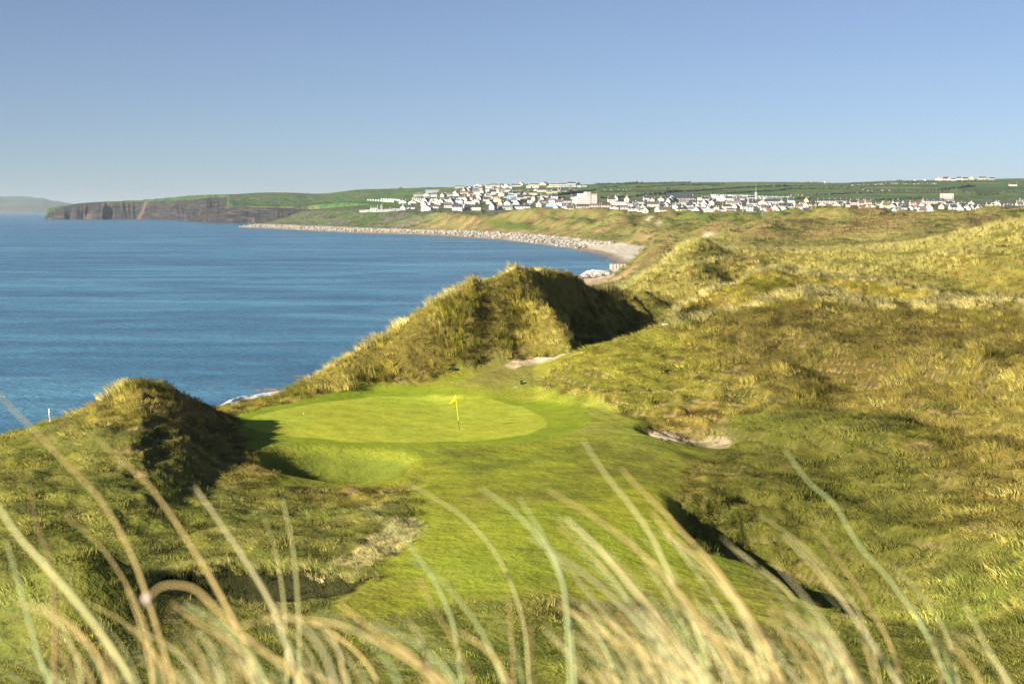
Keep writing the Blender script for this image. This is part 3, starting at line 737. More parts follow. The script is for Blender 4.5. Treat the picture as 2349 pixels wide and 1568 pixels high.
surf('surf', 'foam breaking against the rock point beyond the dune', [gp(*a) for a in ((1328, 648), (1336, 636), (1348, 626), (1362, 619))], 1.0, 4.0, 17)
surf('surf', 'second streak of foam beside the rock point', [gp(*a) for a in ((1345, 650), (1352, 640), (1362, 632), (1372, 624))], 0.5, 4.0, 19)

# ------------------------------------------------------------------ grass tufts scattered over the dunes
def blade_mesh(name, blades, m):
    """blades: list of (points, width) ; points from root to tip"""
    V = []; Fc = []
    for pts, wd, ang in blades:
        n_ = len(pts); side = Vector((math.cos(ang), math.sin(ang), 0)); b0 = len(V)
        for i, pt in enumerate(pts):
            ww = wd * (1 - 0.85 * (i / (n_ - 1)) ** 1.5) * 0.5
            V.append(Vector(pt) - side * ww); V.append(Vector(pt) + side * ww)
        for i in range(n_ - 1):
            k = b0 + 2 * i; Fc.append((k, k + 1, k + 3, k + 2))
    me = bpy.data.meshes.new(name); me.from_pydata([tuple(v) for v in V], [], Fc); me.materials.append(m)
    me.polygons.foreach_set('use_smooth', [True] * len(me.polygons)); me.update()
    return me
def grass_material(name, hue_var=0.03):
    m = mat(name, (0.2, 0.2, 0.05), 0.6, 0.15); q = NB(m)
    a = q.n('ShaderNodeAttribute', _attribute_type='INSTANCER', _attribute_name='tint')
    oi = q.n('ShaderNodeObjectInfo')
    hs = q.n('ShaderNodeHueSaturation'); q.l(a.outputs['Color'], hs.inputs['Color'])
    q.l(q.math('MULTIPLY_ADD', oi.outputs['Random'], 0.4, 0.8), hs.inputs['Value'])
    q.l(hs.outputs[0], q.b.inputs['Base Color'])
    gn_ = q.n('ShaderNodeAttribute', _attribute_type='INSTANCER', _attribute_name='gn'); geo = q.n('ShaderNodeNewGeometry')
    vs_ = q.n('ShaderNodeVectorMath', _operation='SCALE'); q.l(geo.outputs['Normal'], vs_.inputs[0]); vs_.inputs['Scale'].default_value = 0.45
    va_ = q.n('ShaderNodeVectorMath', _operation='ADD'); q.l(gn_.outputs['Vector'], va_.inputs[0]); q.l(vs_.outputs[0], va_.inputs[1])
    vn_ = q.n('ShaderNodeVectorMath', _operation='NORMALIZE'); q.l(va_.outputs[0], vn_.inputs[0]); q.l(vn_.outputs[0], q.b.inputs['Normal'])
    tr = q.n('ShaderNodeBsdfTranslucent'); q.l(hs.outputs[0], tr.inputs['Color'])
    mx = q.n('ShaderNodeMixShader'); mx.inputs[0].default_value = 0.22
    q.l(q.b.outputs[0], mx.inputs[1]); q.l(tr.outputs[0], mx.inputs[2])
    q.l(mx.outputs[0], q.out.inputs['Surface'])
    return m
M_grass = grass_material('grass_blades')
def tuft(seed, nb, h, spread, wd, wind, droop, segs=4, out=0.35):
    r = random.Random(seed); bl = []
    for _ in range(nb):
        a = r.uniform(0, 6.283); rr = spread * math.sqrt(r.random())
        x, y = rr * math.cos(a), rr * math.sin(a)
        hh = h * r.uniform(0.55, 1.1); dx = math.cos(a) * out * hh * r.uniform(0.2, 1.2) - wind * hh * r.uniform(0.5, 1.2); dy = math.sin(a) * out * hh * r.uniform(0.2, 1.2)
        pts = []
        for i in range(segs + 1):
            t = i / segs
            pts.append((x + dx * t ** 1.7, y + dy * t ** 1.7, -0.06 + hh * (t - droop * t ** 2.6)))
        bl.append((pts, wd * r.uniform(0.7, 1.3), r.uniform(0, 3.14)))
    return bl
def source_collection(name, meshes):
    c = bpy.data.collections.new(name)
    for i, me in enumerate(meshes):
        c.objects.link(bpy.data.objects.new('%s_%02d' % (name, i), me))
    return c
marram_src = source_collection('marram_source', [blade_mesh('marram', tuft(100 + i, 44, 0.62, 0.24, 0.018, 0.45, 0.32), M_grass) for i in range(5)])
rough_src = source_collection('rough_source', [blade_mesh('rough', tuft(200 + i, 58, 0.21, 0.26, 0.013, 0.45, 0.35, 3, 0.8), M_grass) for i in range(5)])
clump_src = source_collection('clump_source', [blade_mesh('clump', tuft(300 + i, 60, 1.0, 1.5, 0.10, 0.35, 0.3, 3, 0.3), M_grass) for i in range(4)])
turf_src = source_collection('turf_source', [blade_mesh('turf', tuft(400 + i, 26, 0.06, 0.22, 0.012, 0.2, 0.2, 2, 0.6), M_grass) for i in range(3)])

def scatter(name, label, pts, scl, tint, src, nvar, rot=None):
    me = bpy.data.meshes.new(name); n_ = len(pts)
    me.vertices.add(n_); me.vertices.foreach_set('co', pts.astype(np.float32).ravel())
    def at(nm, typ, arr, key='value'):
        q_ = me.attributes.new(nm, typ, 'POINT'); q_.data.foreach_set(key, np.ascontiguousarray(arr).ravel())
    if rot is None: rot = np.stack([nr.uniform(-0.12, 0.12, n_), nr.uniform(-0.12, 0.12, n_), nr.uniform(-0.6, 0.6, n_)], 1)
    at('rot', 'FLOAT_VECTOR', rot.astype(np.float32), 'vector')
    at('scl', 'FLOAT_VECTOR', scl.astype(np.float32) if scl.ndim == 2 else np.repeat(scl[:, None], 3, 1).astype(np.float32), 'vector')
    ep = np.clip(pts[:, 1] * 0.008, 0.5, 4.0)
    gx_ = (zat(pts[:, 0] + ep, pts[:, 1]) - zat(pts[:, 0] - ep, pts[:, 1])) / (2 * ep); gy_ = (zat(pts[:, 0], pts[:, 1] + ep) - zat(pts[:, 0], np.maximum(pts[:, 1] - ep, 0.7))) / (2 * ep)
    gnv = np.stack([-gx_ * 1.3, -gy_ * 1.3, np.ones(n_)], 1); gnv /= np.linalg.norm(gnv, axis=1)[:, None]
    at('gn', 'FLOAT_VECTOR', gnv.astype(np.float32), 'vector')
    at('idx', 'INT', nr.randint(0, nvar, n_).astype(np.int32))
    at('tint', 'FLOAT_COLOR', np.concatenate([tint, np.ones((n_, 1))], 1).astype(np.float32), 'color')
    o = bpy.data.objects.new(name, me); COL.objects.link(o)
    g = bpy.data.node_groups.new(name + '_nodes', 'GeometryNodeTree')
    g.interface.new_socket('Geometry', in_out='INPUT', socket_type='NodeSocketGeometry')
    g.interface.new_socket('Geometry', in_out='OUTPUT', socket_type='NodeSocketGeometry')
    gi = g.nodes.new('NodeGroupInput'); go = g.nodes.new('NodeGroupOutput')
    ip = g.nodes.new('GeometryNodeInstanceOnPoints'); ci = g.nodes.new('GeometryNodeCollectionInfo')
    ci.inputs['Collection'].default_value = src; ci.inputs['Separate Children'].default_value = True; ci.inputs['Reset Children'].default_value = True
    def na_(nm, typ):
        q_ = g.nodes.new('GeometryNodeInputNamedAttribute'); q_.data_type = typ; q_.inputs['Name'].default_value = nm
        return q_.outputs['Attribute']
    g.links.new(gi.outputs[0], ip.inputs['Points']); g.links.new(ci.outputs[0], ip.inputs['Instance'])
    ip.inputs['Pick Instance'].default_value = True
    g.links.new(na_('idx', 'INT'), ip.inputs['Instance Index'])
    g.links.new(na_('rot', 'FLOAT_VECTOR'), ip.inputs['Rotation'])
    g.links.new(na_('scl', 'FLOAT_VECTOR'), ip.inputs['Scale'])
    g.links.new(ip.outputs[0], go.inputs[0])
    md = o.modifiers.new('scatter', 'NODES'); md.node_group = g
    return tag(o, label, None, None, 'stuff')

def cand(y0, y1, sp, px0=-420, px1=2820):
    """jittered ground grid inside the wedge of land the picture could see"""
    ys = np.arange(y0, y1, sp); out = []
    for y in ys:
        x = np.arange((px0 - 1174.5) * K * y, (px1 - 1174.5) * K * y, sp)
        out.append(np.stack([x, np.full(len(x), y)], 1))
    c = np.concatenate(out); c += nr.uniform(-sp * 0.7, sp * 0.7, c.shape)
    return c
def land_ok(c):
    s_, b_, t_ = coast(c[:, 1]); return c[:, 0] > b_ + 0.15 * (t_ - b_)
def tone_at(c): return grid_at(rgb, c[:, 0], c[:, 1])

# tall marram
c = cand(58, 190, 0.44)
m_ = grid_at(mar, c[:, 0], c[:, 1])
gapn = fbm(c[:, 0], c[:, 1], 3.0, 2, 111)
gapn = gapn + 0.6 * fbm(c[:, 0], c[:, 1], 1.5, 1, 112)
lip = grid_at(LIP, c[:, 0], c[:, 1])
keep = land_ok(c) & (nr.rand(len(c)) < m_ * (0.12 + 0.88 * sst(gapn, -0.18, 0.08)) * lip)
c = c[keep]; z = zat(c[:, 0], c[:, 1])
gap = fbm(c[:, 0], c[:, 1], 3.0, 2, 111); t1 = fbm(c[:, 0], c[:, 1], 6, 3, 113)
tall = np.where(c[:, 0] < 14, 1.0, 0.8) * np.where(c[:, 0] < -12, 0.75, 1.0)
sc_ = tall * (0.75 + 0.55 * sst(gap, -0.3, 0.35)) * nr.uniform(0.75, 1.25, len(c))
cr_ = grid_at(CREST, c[:, 0], c[:, 1])
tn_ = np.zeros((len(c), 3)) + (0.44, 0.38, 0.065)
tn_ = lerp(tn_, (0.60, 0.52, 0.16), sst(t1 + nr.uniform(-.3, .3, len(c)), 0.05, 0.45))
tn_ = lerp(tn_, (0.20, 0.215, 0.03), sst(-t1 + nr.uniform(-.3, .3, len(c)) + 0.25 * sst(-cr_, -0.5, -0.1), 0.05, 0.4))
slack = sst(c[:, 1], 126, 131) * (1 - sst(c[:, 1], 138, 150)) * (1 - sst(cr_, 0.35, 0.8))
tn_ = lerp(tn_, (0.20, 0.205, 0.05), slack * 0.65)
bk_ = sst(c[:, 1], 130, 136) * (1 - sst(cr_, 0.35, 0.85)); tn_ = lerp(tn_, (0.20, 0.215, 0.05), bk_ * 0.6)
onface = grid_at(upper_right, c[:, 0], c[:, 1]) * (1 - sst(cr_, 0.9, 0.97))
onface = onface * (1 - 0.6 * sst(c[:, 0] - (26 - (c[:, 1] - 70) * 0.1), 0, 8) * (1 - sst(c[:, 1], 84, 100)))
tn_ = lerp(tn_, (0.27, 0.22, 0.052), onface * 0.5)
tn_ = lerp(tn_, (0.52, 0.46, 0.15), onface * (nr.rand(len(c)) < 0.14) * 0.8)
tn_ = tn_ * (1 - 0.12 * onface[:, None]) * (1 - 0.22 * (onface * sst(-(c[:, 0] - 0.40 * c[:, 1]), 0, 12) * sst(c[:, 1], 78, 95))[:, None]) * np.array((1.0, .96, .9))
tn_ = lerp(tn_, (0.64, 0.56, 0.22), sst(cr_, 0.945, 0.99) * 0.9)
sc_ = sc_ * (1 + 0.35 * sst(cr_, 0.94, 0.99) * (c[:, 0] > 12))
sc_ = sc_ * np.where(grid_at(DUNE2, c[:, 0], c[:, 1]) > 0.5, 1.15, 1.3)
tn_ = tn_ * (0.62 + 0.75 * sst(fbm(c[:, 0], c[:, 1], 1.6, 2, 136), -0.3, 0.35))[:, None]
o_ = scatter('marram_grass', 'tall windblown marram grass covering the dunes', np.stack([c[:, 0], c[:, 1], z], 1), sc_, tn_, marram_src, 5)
n_marram = len(c)
# farther marram
c = cand(190, 330, 1.0)
keep = land_ok(c) & (nr.rand(len(c)) < 0.55 + 0.45 * sst(fbm(c[:, 0], c[:, 1], 7, 2, 115), -0.3, 0.1))
c = c[keep]; z = zat(c[:, 0], c[:, 1]); t1 = fbm(c[:, 0], c[:, 1], 9, 3, 117); cr_ = grid_at(CREST, c[:, 0], c[:, 1])
tn_ = np.zeros((len(c), 3)) + (0.44, 0.40, 0.105)
tn_ = lerp(tn_, (0.60, 0.52, 0.16), sst(t1 + nr.uniform(-.3, .3, len(c)), 0.05, 0.45))
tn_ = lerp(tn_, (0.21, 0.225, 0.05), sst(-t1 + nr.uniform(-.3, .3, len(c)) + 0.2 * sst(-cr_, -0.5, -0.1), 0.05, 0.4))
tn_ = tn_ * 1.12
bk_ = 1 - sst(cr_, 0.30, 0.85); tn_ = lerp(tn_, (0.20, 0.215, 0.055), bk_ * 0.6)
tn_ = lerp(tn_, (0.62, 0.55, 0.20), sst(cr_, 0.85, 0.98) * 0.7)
scatter('marram_grass', 'marram grass on the ridges behind the near hill', np.stack([c[:, 0], c[:, 1], z], 1), 1.6 * nr.uniform(0.7, 1.4, len(c)), tn_, marram_src, 5)
# broad clumps in the distance
c = cand(330, 1250, 3.1, 1180, 2560)
c = c[nr.rand(len(c)) < 0.7 * np.clip(620 / c[:, 1], 0, 1)]
dn = fbm(c[:, 0], c[:, 1], 30, 3, 121); fl = grid_at(rgb, c[:, 0], c[:, 1])
keep = land_ok(c) & (fl[:, 1] / (fl[:, 0] + 1e-6) < 1.22) & (fl[:, 0] < 0.3) & (dn > -0.45)
c = c[keep]; z = zat(c[:, 0], c[:, 1]); t1 = fbm(c[:, 0], c[:, 1], 30, 3, 123)
tn_ = np.zeros((len(c), 3)) + (0.29, 0.265, 0.085)
tn_ = lerp(tn_, (0.36, 0.28, 0.12), sst(t1, 0.05, 0.4))
tn_ = lerp(tn_, (0.10, 0.12, 0.04), sst(-t1 + nr.uniform(-.2, .2, len(c)), 0.05, 0.35))
scatter('dune_grass', 'coarse grass on the far dunes before the village', np.stack([c[:, 0], c[:, 1], z], 1), nr.uniform(0.7, 1.3, len(c)) * (0.9 + c[:, 1] / 2500), tn_, clump_src, 4)
# short rough
c = cand(37.5, 128, 0.33)
fa_ = grid_at(FAIR, c[:, 0], c[:, 1]); cl_ = grid_at(COLLAR, c[:, 0], c[:, 1]); mm_ = grid_at(mar, c[:, 0], c[:, 1]); pl_ = grid_at(PATH, c[:, 0], c[:, 1]) + grid_at(BSAND, c[:, 0], c[:, 1]); pa_ = grid_at(PALE, c[:, 0], c[:, 1])
gn = fbm(c[:, 0], c[:, 1] * 1.6, 2.2, 2, 131)
gn = gn + 0.7 * fbm(c[:, 0], c[:, 1] * 1.5, 1.0, 1, 132)
pitf = grid_at(FEAT, c[:, 0], c[:, 1])
keep = land_ok(c) & (fa_ < 0.3) & (cl_ < 0.3) & (pl_ < 0.3) & (pa_ < 0.3) & ((grid_at(PITM, c[:, 0], c[:, 1]) < 0.3) | (nr.rand(len(c)) < 0.35)) & (nr.rand(len(c)) < (0.22 + 0.78 * sst(gn, -0.15, 0.12)) * (1 - 0.5 * mm_) * grid_at(LIP, c[:, 0], c[:, 1]))
c = c[keep]; z = zat(c[:, 0], c[:, 1]); tb = tone_at(c); gn = fbm(c[:, 0], c[:, 1] * 1.6, 2.2, 2, 131)
t1 = fbm(c[:, 0], c[:, 1], 4, 2, 133)
tn_ = tb * 2.0
tn_ = lerp(tn_, (0.51, 0.45, 0.11), sst(t1 + nr.uniform(-.4, .4, len(c)), 0.05, 0.4) * 0.85)
tn_ = tn_ * (0.60 + 0.75 * sst(fbm(c[:, 0], c[:, 1], 1.3, 2, 135), -0.3, 0.35))[:, None]
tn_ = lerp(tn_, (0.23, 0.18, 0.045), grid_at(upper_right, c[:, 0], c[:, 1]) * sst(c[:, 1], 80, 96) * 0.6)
tn_ = lerp(tn_, (0.06, 0.065, 0.018), sst(grid_at(PITM, c[:, 0], c[:, 1]), 0.2, 0.6)); ld_ = grid_at(LOWD, c[:, 0], c[:, 1]); tn_ = lerp(tn_, (0.15, 0.155, 0.028), ld_ * 0.75)  # pit tufts tinted near-black to match its painted shade
ns_ = grid_at(NOSE, c[:, 0], c[:, 1])
tn_ = lerp(tn_, (0.52, 0.47, 0.08), ns_ * 0.7)
tn_ = lerp(tn_, (0.19, 0.21, 0.03), sst(-t1 + nr.uniform(-.4, .4, len(c)), 0.15, 0.5) * 0.8)
xh = sst(c[:, 0], 10, 20)
scatter('rough_grass', 'short tussocky rough grass on the banks around the green', np.stack([c[:, 0], c[:, 1], z], 1), (0.85 + 0.6 * sst(gn, -0.1, 0.4) + 0.75 * xh) * nr.uniform(0.55, 1.6, len(c)), tn_, rough_src, 5)
n_rough = len(c)
c = np.stack([nr.uniform(-12.6, -5.9, 420), nr.uniform(47.9, 51.7, 420)], 1); z = zat(c[:, 0], c[:, 1])  # more pit tufts, with the shade put into their tint
scatter('pit_grass', 'grass growing inside the pit, coloured dark as its shade', np.stack([c[:, 0], c[:, 1], z], 1), nr.uniform(.8, 1.6, 420), lerp(np.zeros((420, 3)) + (.045, .055, .014), (.085, .08, .025), nr.rand(420)), rough_src, 5)
# long grass hanging over the far lip of the dark pit
tt = nr.uniform(0.05, 3.3, 260); rr_ = 1 + nr.uniform(-0.02, 0.28, 260)
c = np.stack([-9.2 + 3.6 * np.cos(tt) * rr_, 49.6 + 1.95 * np.abs(np.sin(tt)) ** .8 * rr_], 1); z = zat(c[:, 0], c[:, 1])
scatter('pit_edge_grass', 'long grass hanging over the lip of the dark pit', np.stack([c[:, 0], c[:, 1], z], 1), nr.uniform(.45, .9, 260), lerp(np.zeros((260, 3)) + (.50, .44, .14), (.30, .33, .07), nr.rand(260)), marram_src, 5)
# pale long grass on the fairway lip
c = cand(45, 64, 0.27, 600, 1020)
keep = (grid_at(PALE, c[:, 0], c[:, 1]) > 0.4) & (fbm(c[:, 0], c[:, 1], 1.4, 2, 141) > -0.22)
c = c[keep]; z = zat(c[:, 0], c[:, 1])
tn_ = np.zeros((len(c), 3)) + (0.92, 0.80, 0.36); tn_ = lerp(tn_, (0.66, 0.62, 0.24), nr.rand(len(c)))
scatter('pale_long_grass', 'strip of pale long grass leaning off the fairway edge', np.stack([c[:, 0], c[:, 1], z], 1), 0.45 * nr.uniform(0.7, 1.3, len(c)), tn_, marram_src, 5, np.stack([nr.uniform(-.2, .2, len(c)), nr.uniform(-.5, -.1, len(c)), nr.uniform(-.5, .5, len(c))], 1))
# fairway turf, seen close
c = cand(38, 100, 0.42, 500, 2000)
keep = (grid_at(FAIR, c[:, 0], c[:, 1]) > 0.5) & (grid_at(COLLAR, c[:, 0], c[:, 1]) < 0.3)
c = c[keep]; z = zat(c[:, 0], c[:, 1])
tn_ = tone_at(c) * 1.15; tn_ = lerp(tn_, (0.24, 0.21, 0.06), (nr.rand(len(c)) < 0.12) * 0.7)
scatter('fairway_grass', 'short grass of the mown fairway', np.stack([c[:, 0], c[:, 1], z], 1), nr.uniform(0.7, 1.5, len(c)), tn_, turf_src, 3)
print('instances', n_marram, n_rough)

# ------------------------------------------------------------------ rock armour along the shore
M_rock = mat('grey_rock', rough=0.9, spec=0.15); q = NB(M_rock)
oi = q.n('ShaderNodeObjectInfo')
rc = q.ramp(oi.outputs['Random'], [(0.0, (0.17, 0.155, 0.14)), (0.3, (0.32, 0.30, 0.275)), (1.0, (0.62, 0.59, 0.54))])
rn = q.noise(q.n('ShaderNodeTexCoord').outputs['Object'], 2.0, 4, 0.7)
q.l(q.mix(rn, rc, (0.15, 0.14, 0.12), 'MIX'), q.b.inputs['Base Color'])
for nd_ in q.t.nodes:
    if nd_.type == 'MIX': pass
q.l(q.bump(rn, 0.8, 0.3), q.b.inputs['Normal'])
def rock_mesh(seed):
    r = np.random.RandomState(seed); bm = bmesh.new(); bmesh.ops.create_icosphere(bm, subdivisions=2, radius=0.5)
    cuts = [(Vector(r.normal(size=3)).normalized(), r.uniform(0.26, 0.42)) for _ in range(9)]
    for v in bm.verts:
        for nrm, d in cuts:
            e = v.co.dot(nrm) - d
            if e > 0: v.co -= nrm * e
        v.co.x *= 1.25; v.co.z *= 0.85
    me = bpy.data.meshes.new('boulder'); bm.to_mesh(me); bm.free(); me.materials.append(M_rock); return me
rocks = [rock_mesh(i) for i in range(6)]
# candidate places: bank between shoreline and cliff foot
pos = []
def rock_strip(y0, y1, f0, f1, dens, s0, s1):
    y = y0
    while y < y1:
        s_, b_, _t = (float(t) for t in coast(y))
        for _ in range(dens(y)):
            yy = y + rnd.uniform(0, 6); f = rnd.uniform(f0, f1)
            x = s_ + wob_at(yy) + (b_ - s_) * f
            sz = rnd.uniform(s0, s1) * (1 + yy / 2500)
            pos.append((x, yy, sz))
        y += 6
def wob_at(y): return float(np.interp(y, yrow, wob))
rock_strip(588, 745, 0.0, 1.15, lambda y: 9, 1.2, 3.0)
rock_strip(1090, 1700, 0.0, 1.1, lambda y: 11 if fbm(np.array([y]), np.array([3.0]), 90, 2, 7)[0] > -0.05 else 3, 0.9, 2.3)
rock_strip(1700, 2520, 0.0, 0.8, lambda y: 6 if fbm(np.array([y]), np.array([9.0]), 60, 2, 7)[0] > 0 else 3, 0.9, 2.0)
pos.sort(key=lambda t: t[1] / t[2])
bnames = ('pale grey angular boulder', 'light grey boulder', 'mottled grey boulder')
for i, (x, y, s_) in enumerate(pos[:300]):
    z = float(zat(x, y))
    o = inst(rocks[i % 6], 'boulder', None, (x, y, max(z, 0) + s_ * 0.12 + (0.9 * rnd.random() if y < 745 else 0.6 * rnd.random())), rnd.uniform(0, 6.28), (s_, s_ * rnd.uniform(0.7, 1.1), s_ * rnd.uniform(0.6, 0.95)))
    if y < 760: tag(o, 'grey boulder in the rock pile at the point beyond the big dune', 'boulder', 'boulders of the rock pile at the near point')
    else: tag(o, 'grey boulder in the long rock bank across the bay', 'boulder', 'boulders of the rock bank across the bay')
rest = np.array([(x, y, max(float(zat(x, y)), 0) + s_ * 0.2) for x, y, s_ in pos[300:]])
rsz = np.array([p_[2] for p_ in pos[300:]])
rock_src = source_collection('rock_source', rocks)
scatter('rock_bank', 'long bank of small pale rocks between far dunes and sea', rest, rsz, np.full((len(rest), 3), 0.4), rock_src, 6,
        np.stack([nr.uniform(-1, 1, len(rest)), nr.uniform(-1, 1, len(rest)), nr.uniform(0, 6, len(rest))], 1))

# low retaining wall of stone panels beside the near rock pile
M_stone = mat('pale_stone', (0.42, 0.38, 0.31), 0.9, 0.1); q = NB(M_stone)
sn = q.noise(q.pos(), 0.9, 5, 0.7); q.l(q.ramp(sn, [(0.3, (0.28, 0.25, 0.21)), (0.7, (0.52, 0.48, 0.40))]), q.b.inputs['Base Color'])
q.l(q.bump(sn, 0.6, 0.3), q.b.inputs['Normal'])
def bxv(x0, x1, y0, y1, z0, z1): return [(x0, y0, z0), (x1, y0, z0), (x1, y1, z0), (x0, y1, z0), (x0, y0, z1), (x1, y0, z1), (x1, y1, z1), (x0, y1, z1)]
BF = [(0, 3, 2, 1), (4, 5, 6, 7), (0, 1, 5, 4), (1, 2, 6, 5), (2, 3, 7, 6), (3, 0, 4, 7)]
class MBox:
    def __init__(s): s.v = []; s.f = []; s.m = []
    def box(s, x0, x1, y0, y1, z0, z1, mi=0):
        b = len(s.v); s.v += bxv(x0, x1, y0, y1, z0, z1); s.f += [tuple(i + b for i in f_) for f_ in BF]; s.m += [mi] * 6; return s
    def poly(s, vs, fs, mi=0):
        b = len(s.v); s.v += vs; s.f += [tuple(i + b for i in f_) for f_ in fs]; s.m += [mi] * len(fs); return s
    def mesh(s, name, mats):
        me = bpy.data.meshes.new(name); me.from_pydata(s.v, [], s.f)
        for m_ in (mats if isinstance(mats, (list, tuple)) else [mats]): me.materials.append(m_)
        me.polygons.foreach_set('material_index', s.m); me.update(); return me
w0 = P(1398, 619, 642); w1 = P(1458, 620, 646)
wall = empty('retaining_wall', (w0[0], w0[1], max(0.5, w0[2])))
tag(wall, 'low pale stone wall in panels above the shingle by the rock pile', 'wall')
np_ = 8; dx_ = (w1[0] - w0[0]) / np_
pm = MBox().box(-dx_ / 2 + .05, dx_ / 2 - .05, -0.5, 0.5, -1.0, 2.6).mesh('panel', M_stone)
for i in range(np_):
    inst(pm, 'stone_panel', wall, ((i + 0.5) * dx_, 0.6 * i / 2, (0.0 if i % 2 else 0.08)))

# ------------------------------------------------------------------ village
def paint(name, rough=0.85, var=0.12):
    m = mat(name, rough=rough, spec=0.15); q = NB(m); oi = q.n('ShaderNodeObjectInfo')
    nz_ = q.noise(q.n('ShaderNodeTexCoord').outputs['Object'], 0.6, 3, 0.6)
    k_ = q.math('MULTIPLY_ADD', nz_, var * 2, 1 - var)
    cb = q.n('ShaderNodeCombineColor')
    for i in range(3): q.l(k_, cb.inputs[i])
    q.l(q.mix(1.0, oi.outputs['Color'], cb.outputs[0], 'MULTIPLY'), q.b.inputs['Base Color']); return m
M_wall = paint('rendered_wall'); M_roof = paint('slate_roof', 0.55, 0.25); M_chim = paint('chimney_render')
M_glass = mat('dark_window', (0.03, 0.035, 0.045), 0.2, 0.5)
WALLC = {'white': (0.56, 0.55, 0.53), 'cream': (0.60, 0.53, 0.40), 'grey': (0.42, 0.41, 0.40), 'yellow': (0.78, 0.62, 0.28), 'pink': (0.68, 0.42, 0.38), 'stone': (0.36, 0.32, 0.26), 'beige': (0.50, 0.44, 0.38), 'red': (0.42, 0.10, 0.08), 'blue': (0.25, 0.45, 0.65)}
ROOFC = {'slate': (0.055, 0.062, 0.080), 'brown': (0.145, 0.115, 0.10), 'grey': (0.16, 0.165, 0.175), 'red': (0.24, 0.10, 0.075), 'pale': (0.42, 0.45, 0.48), 'green': (0.10, 0.20, 0.16)}
_cache = {}
def q1(v, s_=0.5): return round(v / s_) * s_
def walls_mesh(L, D, H, R_, kind):
    k = ('w', L, D, H, R_, kind)
    if k in _cache: return _cache[k]
    x, y = L / 2, D / 2
    if kind in ('flat', 'hip'):
        b = MBox().box(-x, x, -y, y, -2.5, H)
    else:
        b = MBox(); vs = [(-x, -y, -2.5), (x, -y, -2.5), (x, y, -2.5), (-x, y, -2.5), (-x, -y, H), (x, -y, H), (x, y, H), (-x, y, H), (-x, 0, H + R_ - .12), (x, 0, H + R_ - .12)]
        b.poly(vs, [(0, 1, 5, 4), (2, 3, 7, 6), (1, 2, 6, 9, 5), (3, 0, 4, 8, 7), (4, 5, 9, 8), (6, 7, 8, 9)])
    _cache[k] = b.mesh('wall', M_wall); return _cache[k]
def roof_mesh(L, D, H, R_, kind):
    k = ('r', L, D, H, R_, kind)
    if k in _cache: return _cache[k]
    x, y = L / 2, D / 2; b = MBox()
    if kind == 'flat': b.box(-x - .1, x + .1, -y - .1, y + .1, H + 0.003, H + 0.35)
    elif kind == 'hip':
        e = .35; hx = max(0.3, x - y)
        b.poly([(-x - e, -y - e, H - .05), (x + e, -y - e, H - .05), (x + e, y + e, H - .05), (-x - e, y + e, H - .05), (-hx, 0, H + R_), (hx, 0, H + R_)], [(0, 1, 5, 4), (1, 2, 5), (2, 3, 4, 5), (3, 0, 4), (0, 3, 2, 1)])
    else:
        e = .3; t = .18; dz = R_ / y * e; g = .12
        for sg in (-1, 1):
            vs = [(-x - g, sg * (y + e), H - dz), (x + g, sg * (y + e), H - dz), (x + g, 0, H + R_), (-x - g, 0, H + R_)]
            vs += [(a, b_, c + t) for a, b_, c in vs]
            fs = BF if sg < 0 else [tuple(reversed(f_)) for f_ in BF]
            b.poly(vs, fs)
    _cache[k] = b.mesh('roof', M_roof); return _cache[k]
chim_me = MBox().box(-.45, .45, -.35, .35, -1.2, 1.3).box(-.52, .52, -.42, .42, 1.3, 1.5).mesh('chimney', M_chim)
win_me = {}
def window_mesh(w_, h_):
    k = (w_, h_)
    if k not in win_me: win_me[k] = MBox().box(-w_ / 2, w_ / 2, -.06, .06, -h_ / 2, h_ / 2).mesh('window', M_glass)
    return win_me[k]
dorm_me = {}
def dormer_meshes():
    if not dorm_me:
        dorm_me['w'] = MBox().poly([(-.9, -.1, -.3), (.9, -.1, -.3), (.9, -.1, 1.1), (0, -.1, 1.8), (-.9, -.1, 1.1), (-.9, 2.2, -.3), (.9, 2.2, -.3), (.9, 2.2, 1.1), (0, 2.2, 1.8), (-.9, 2.2, 1.1)],
                                   [(0, 1, 2, 3, 4), (1, 6, 7, 2), (5, 0, 4, 9), (9, 8, 7, 6, 5)]).mesh('dormer', M_wall)
        dorm_me['r'] = MBox().poly([(-1.05, -.25, 1.05), (0, -.25, 1.9), (1.05, -.25, 1.05), (-1.05, 2.3, 1.05), (0, 2.3, 1.9), (1.05, 2.3, 1.05)], [(0, 1, 4, 3), (1, 2, 5, 4)]).mesh('roof', M_roof)
    return dorm_me
HOUSES = []
def colr(o, c, j=0.05):
    f_ = 1 + rnd.uniform(-j, j); o.color = (min(1, c[0] * f_), min(1, c[1] * f_), min(1, c[2] * f_), 1)
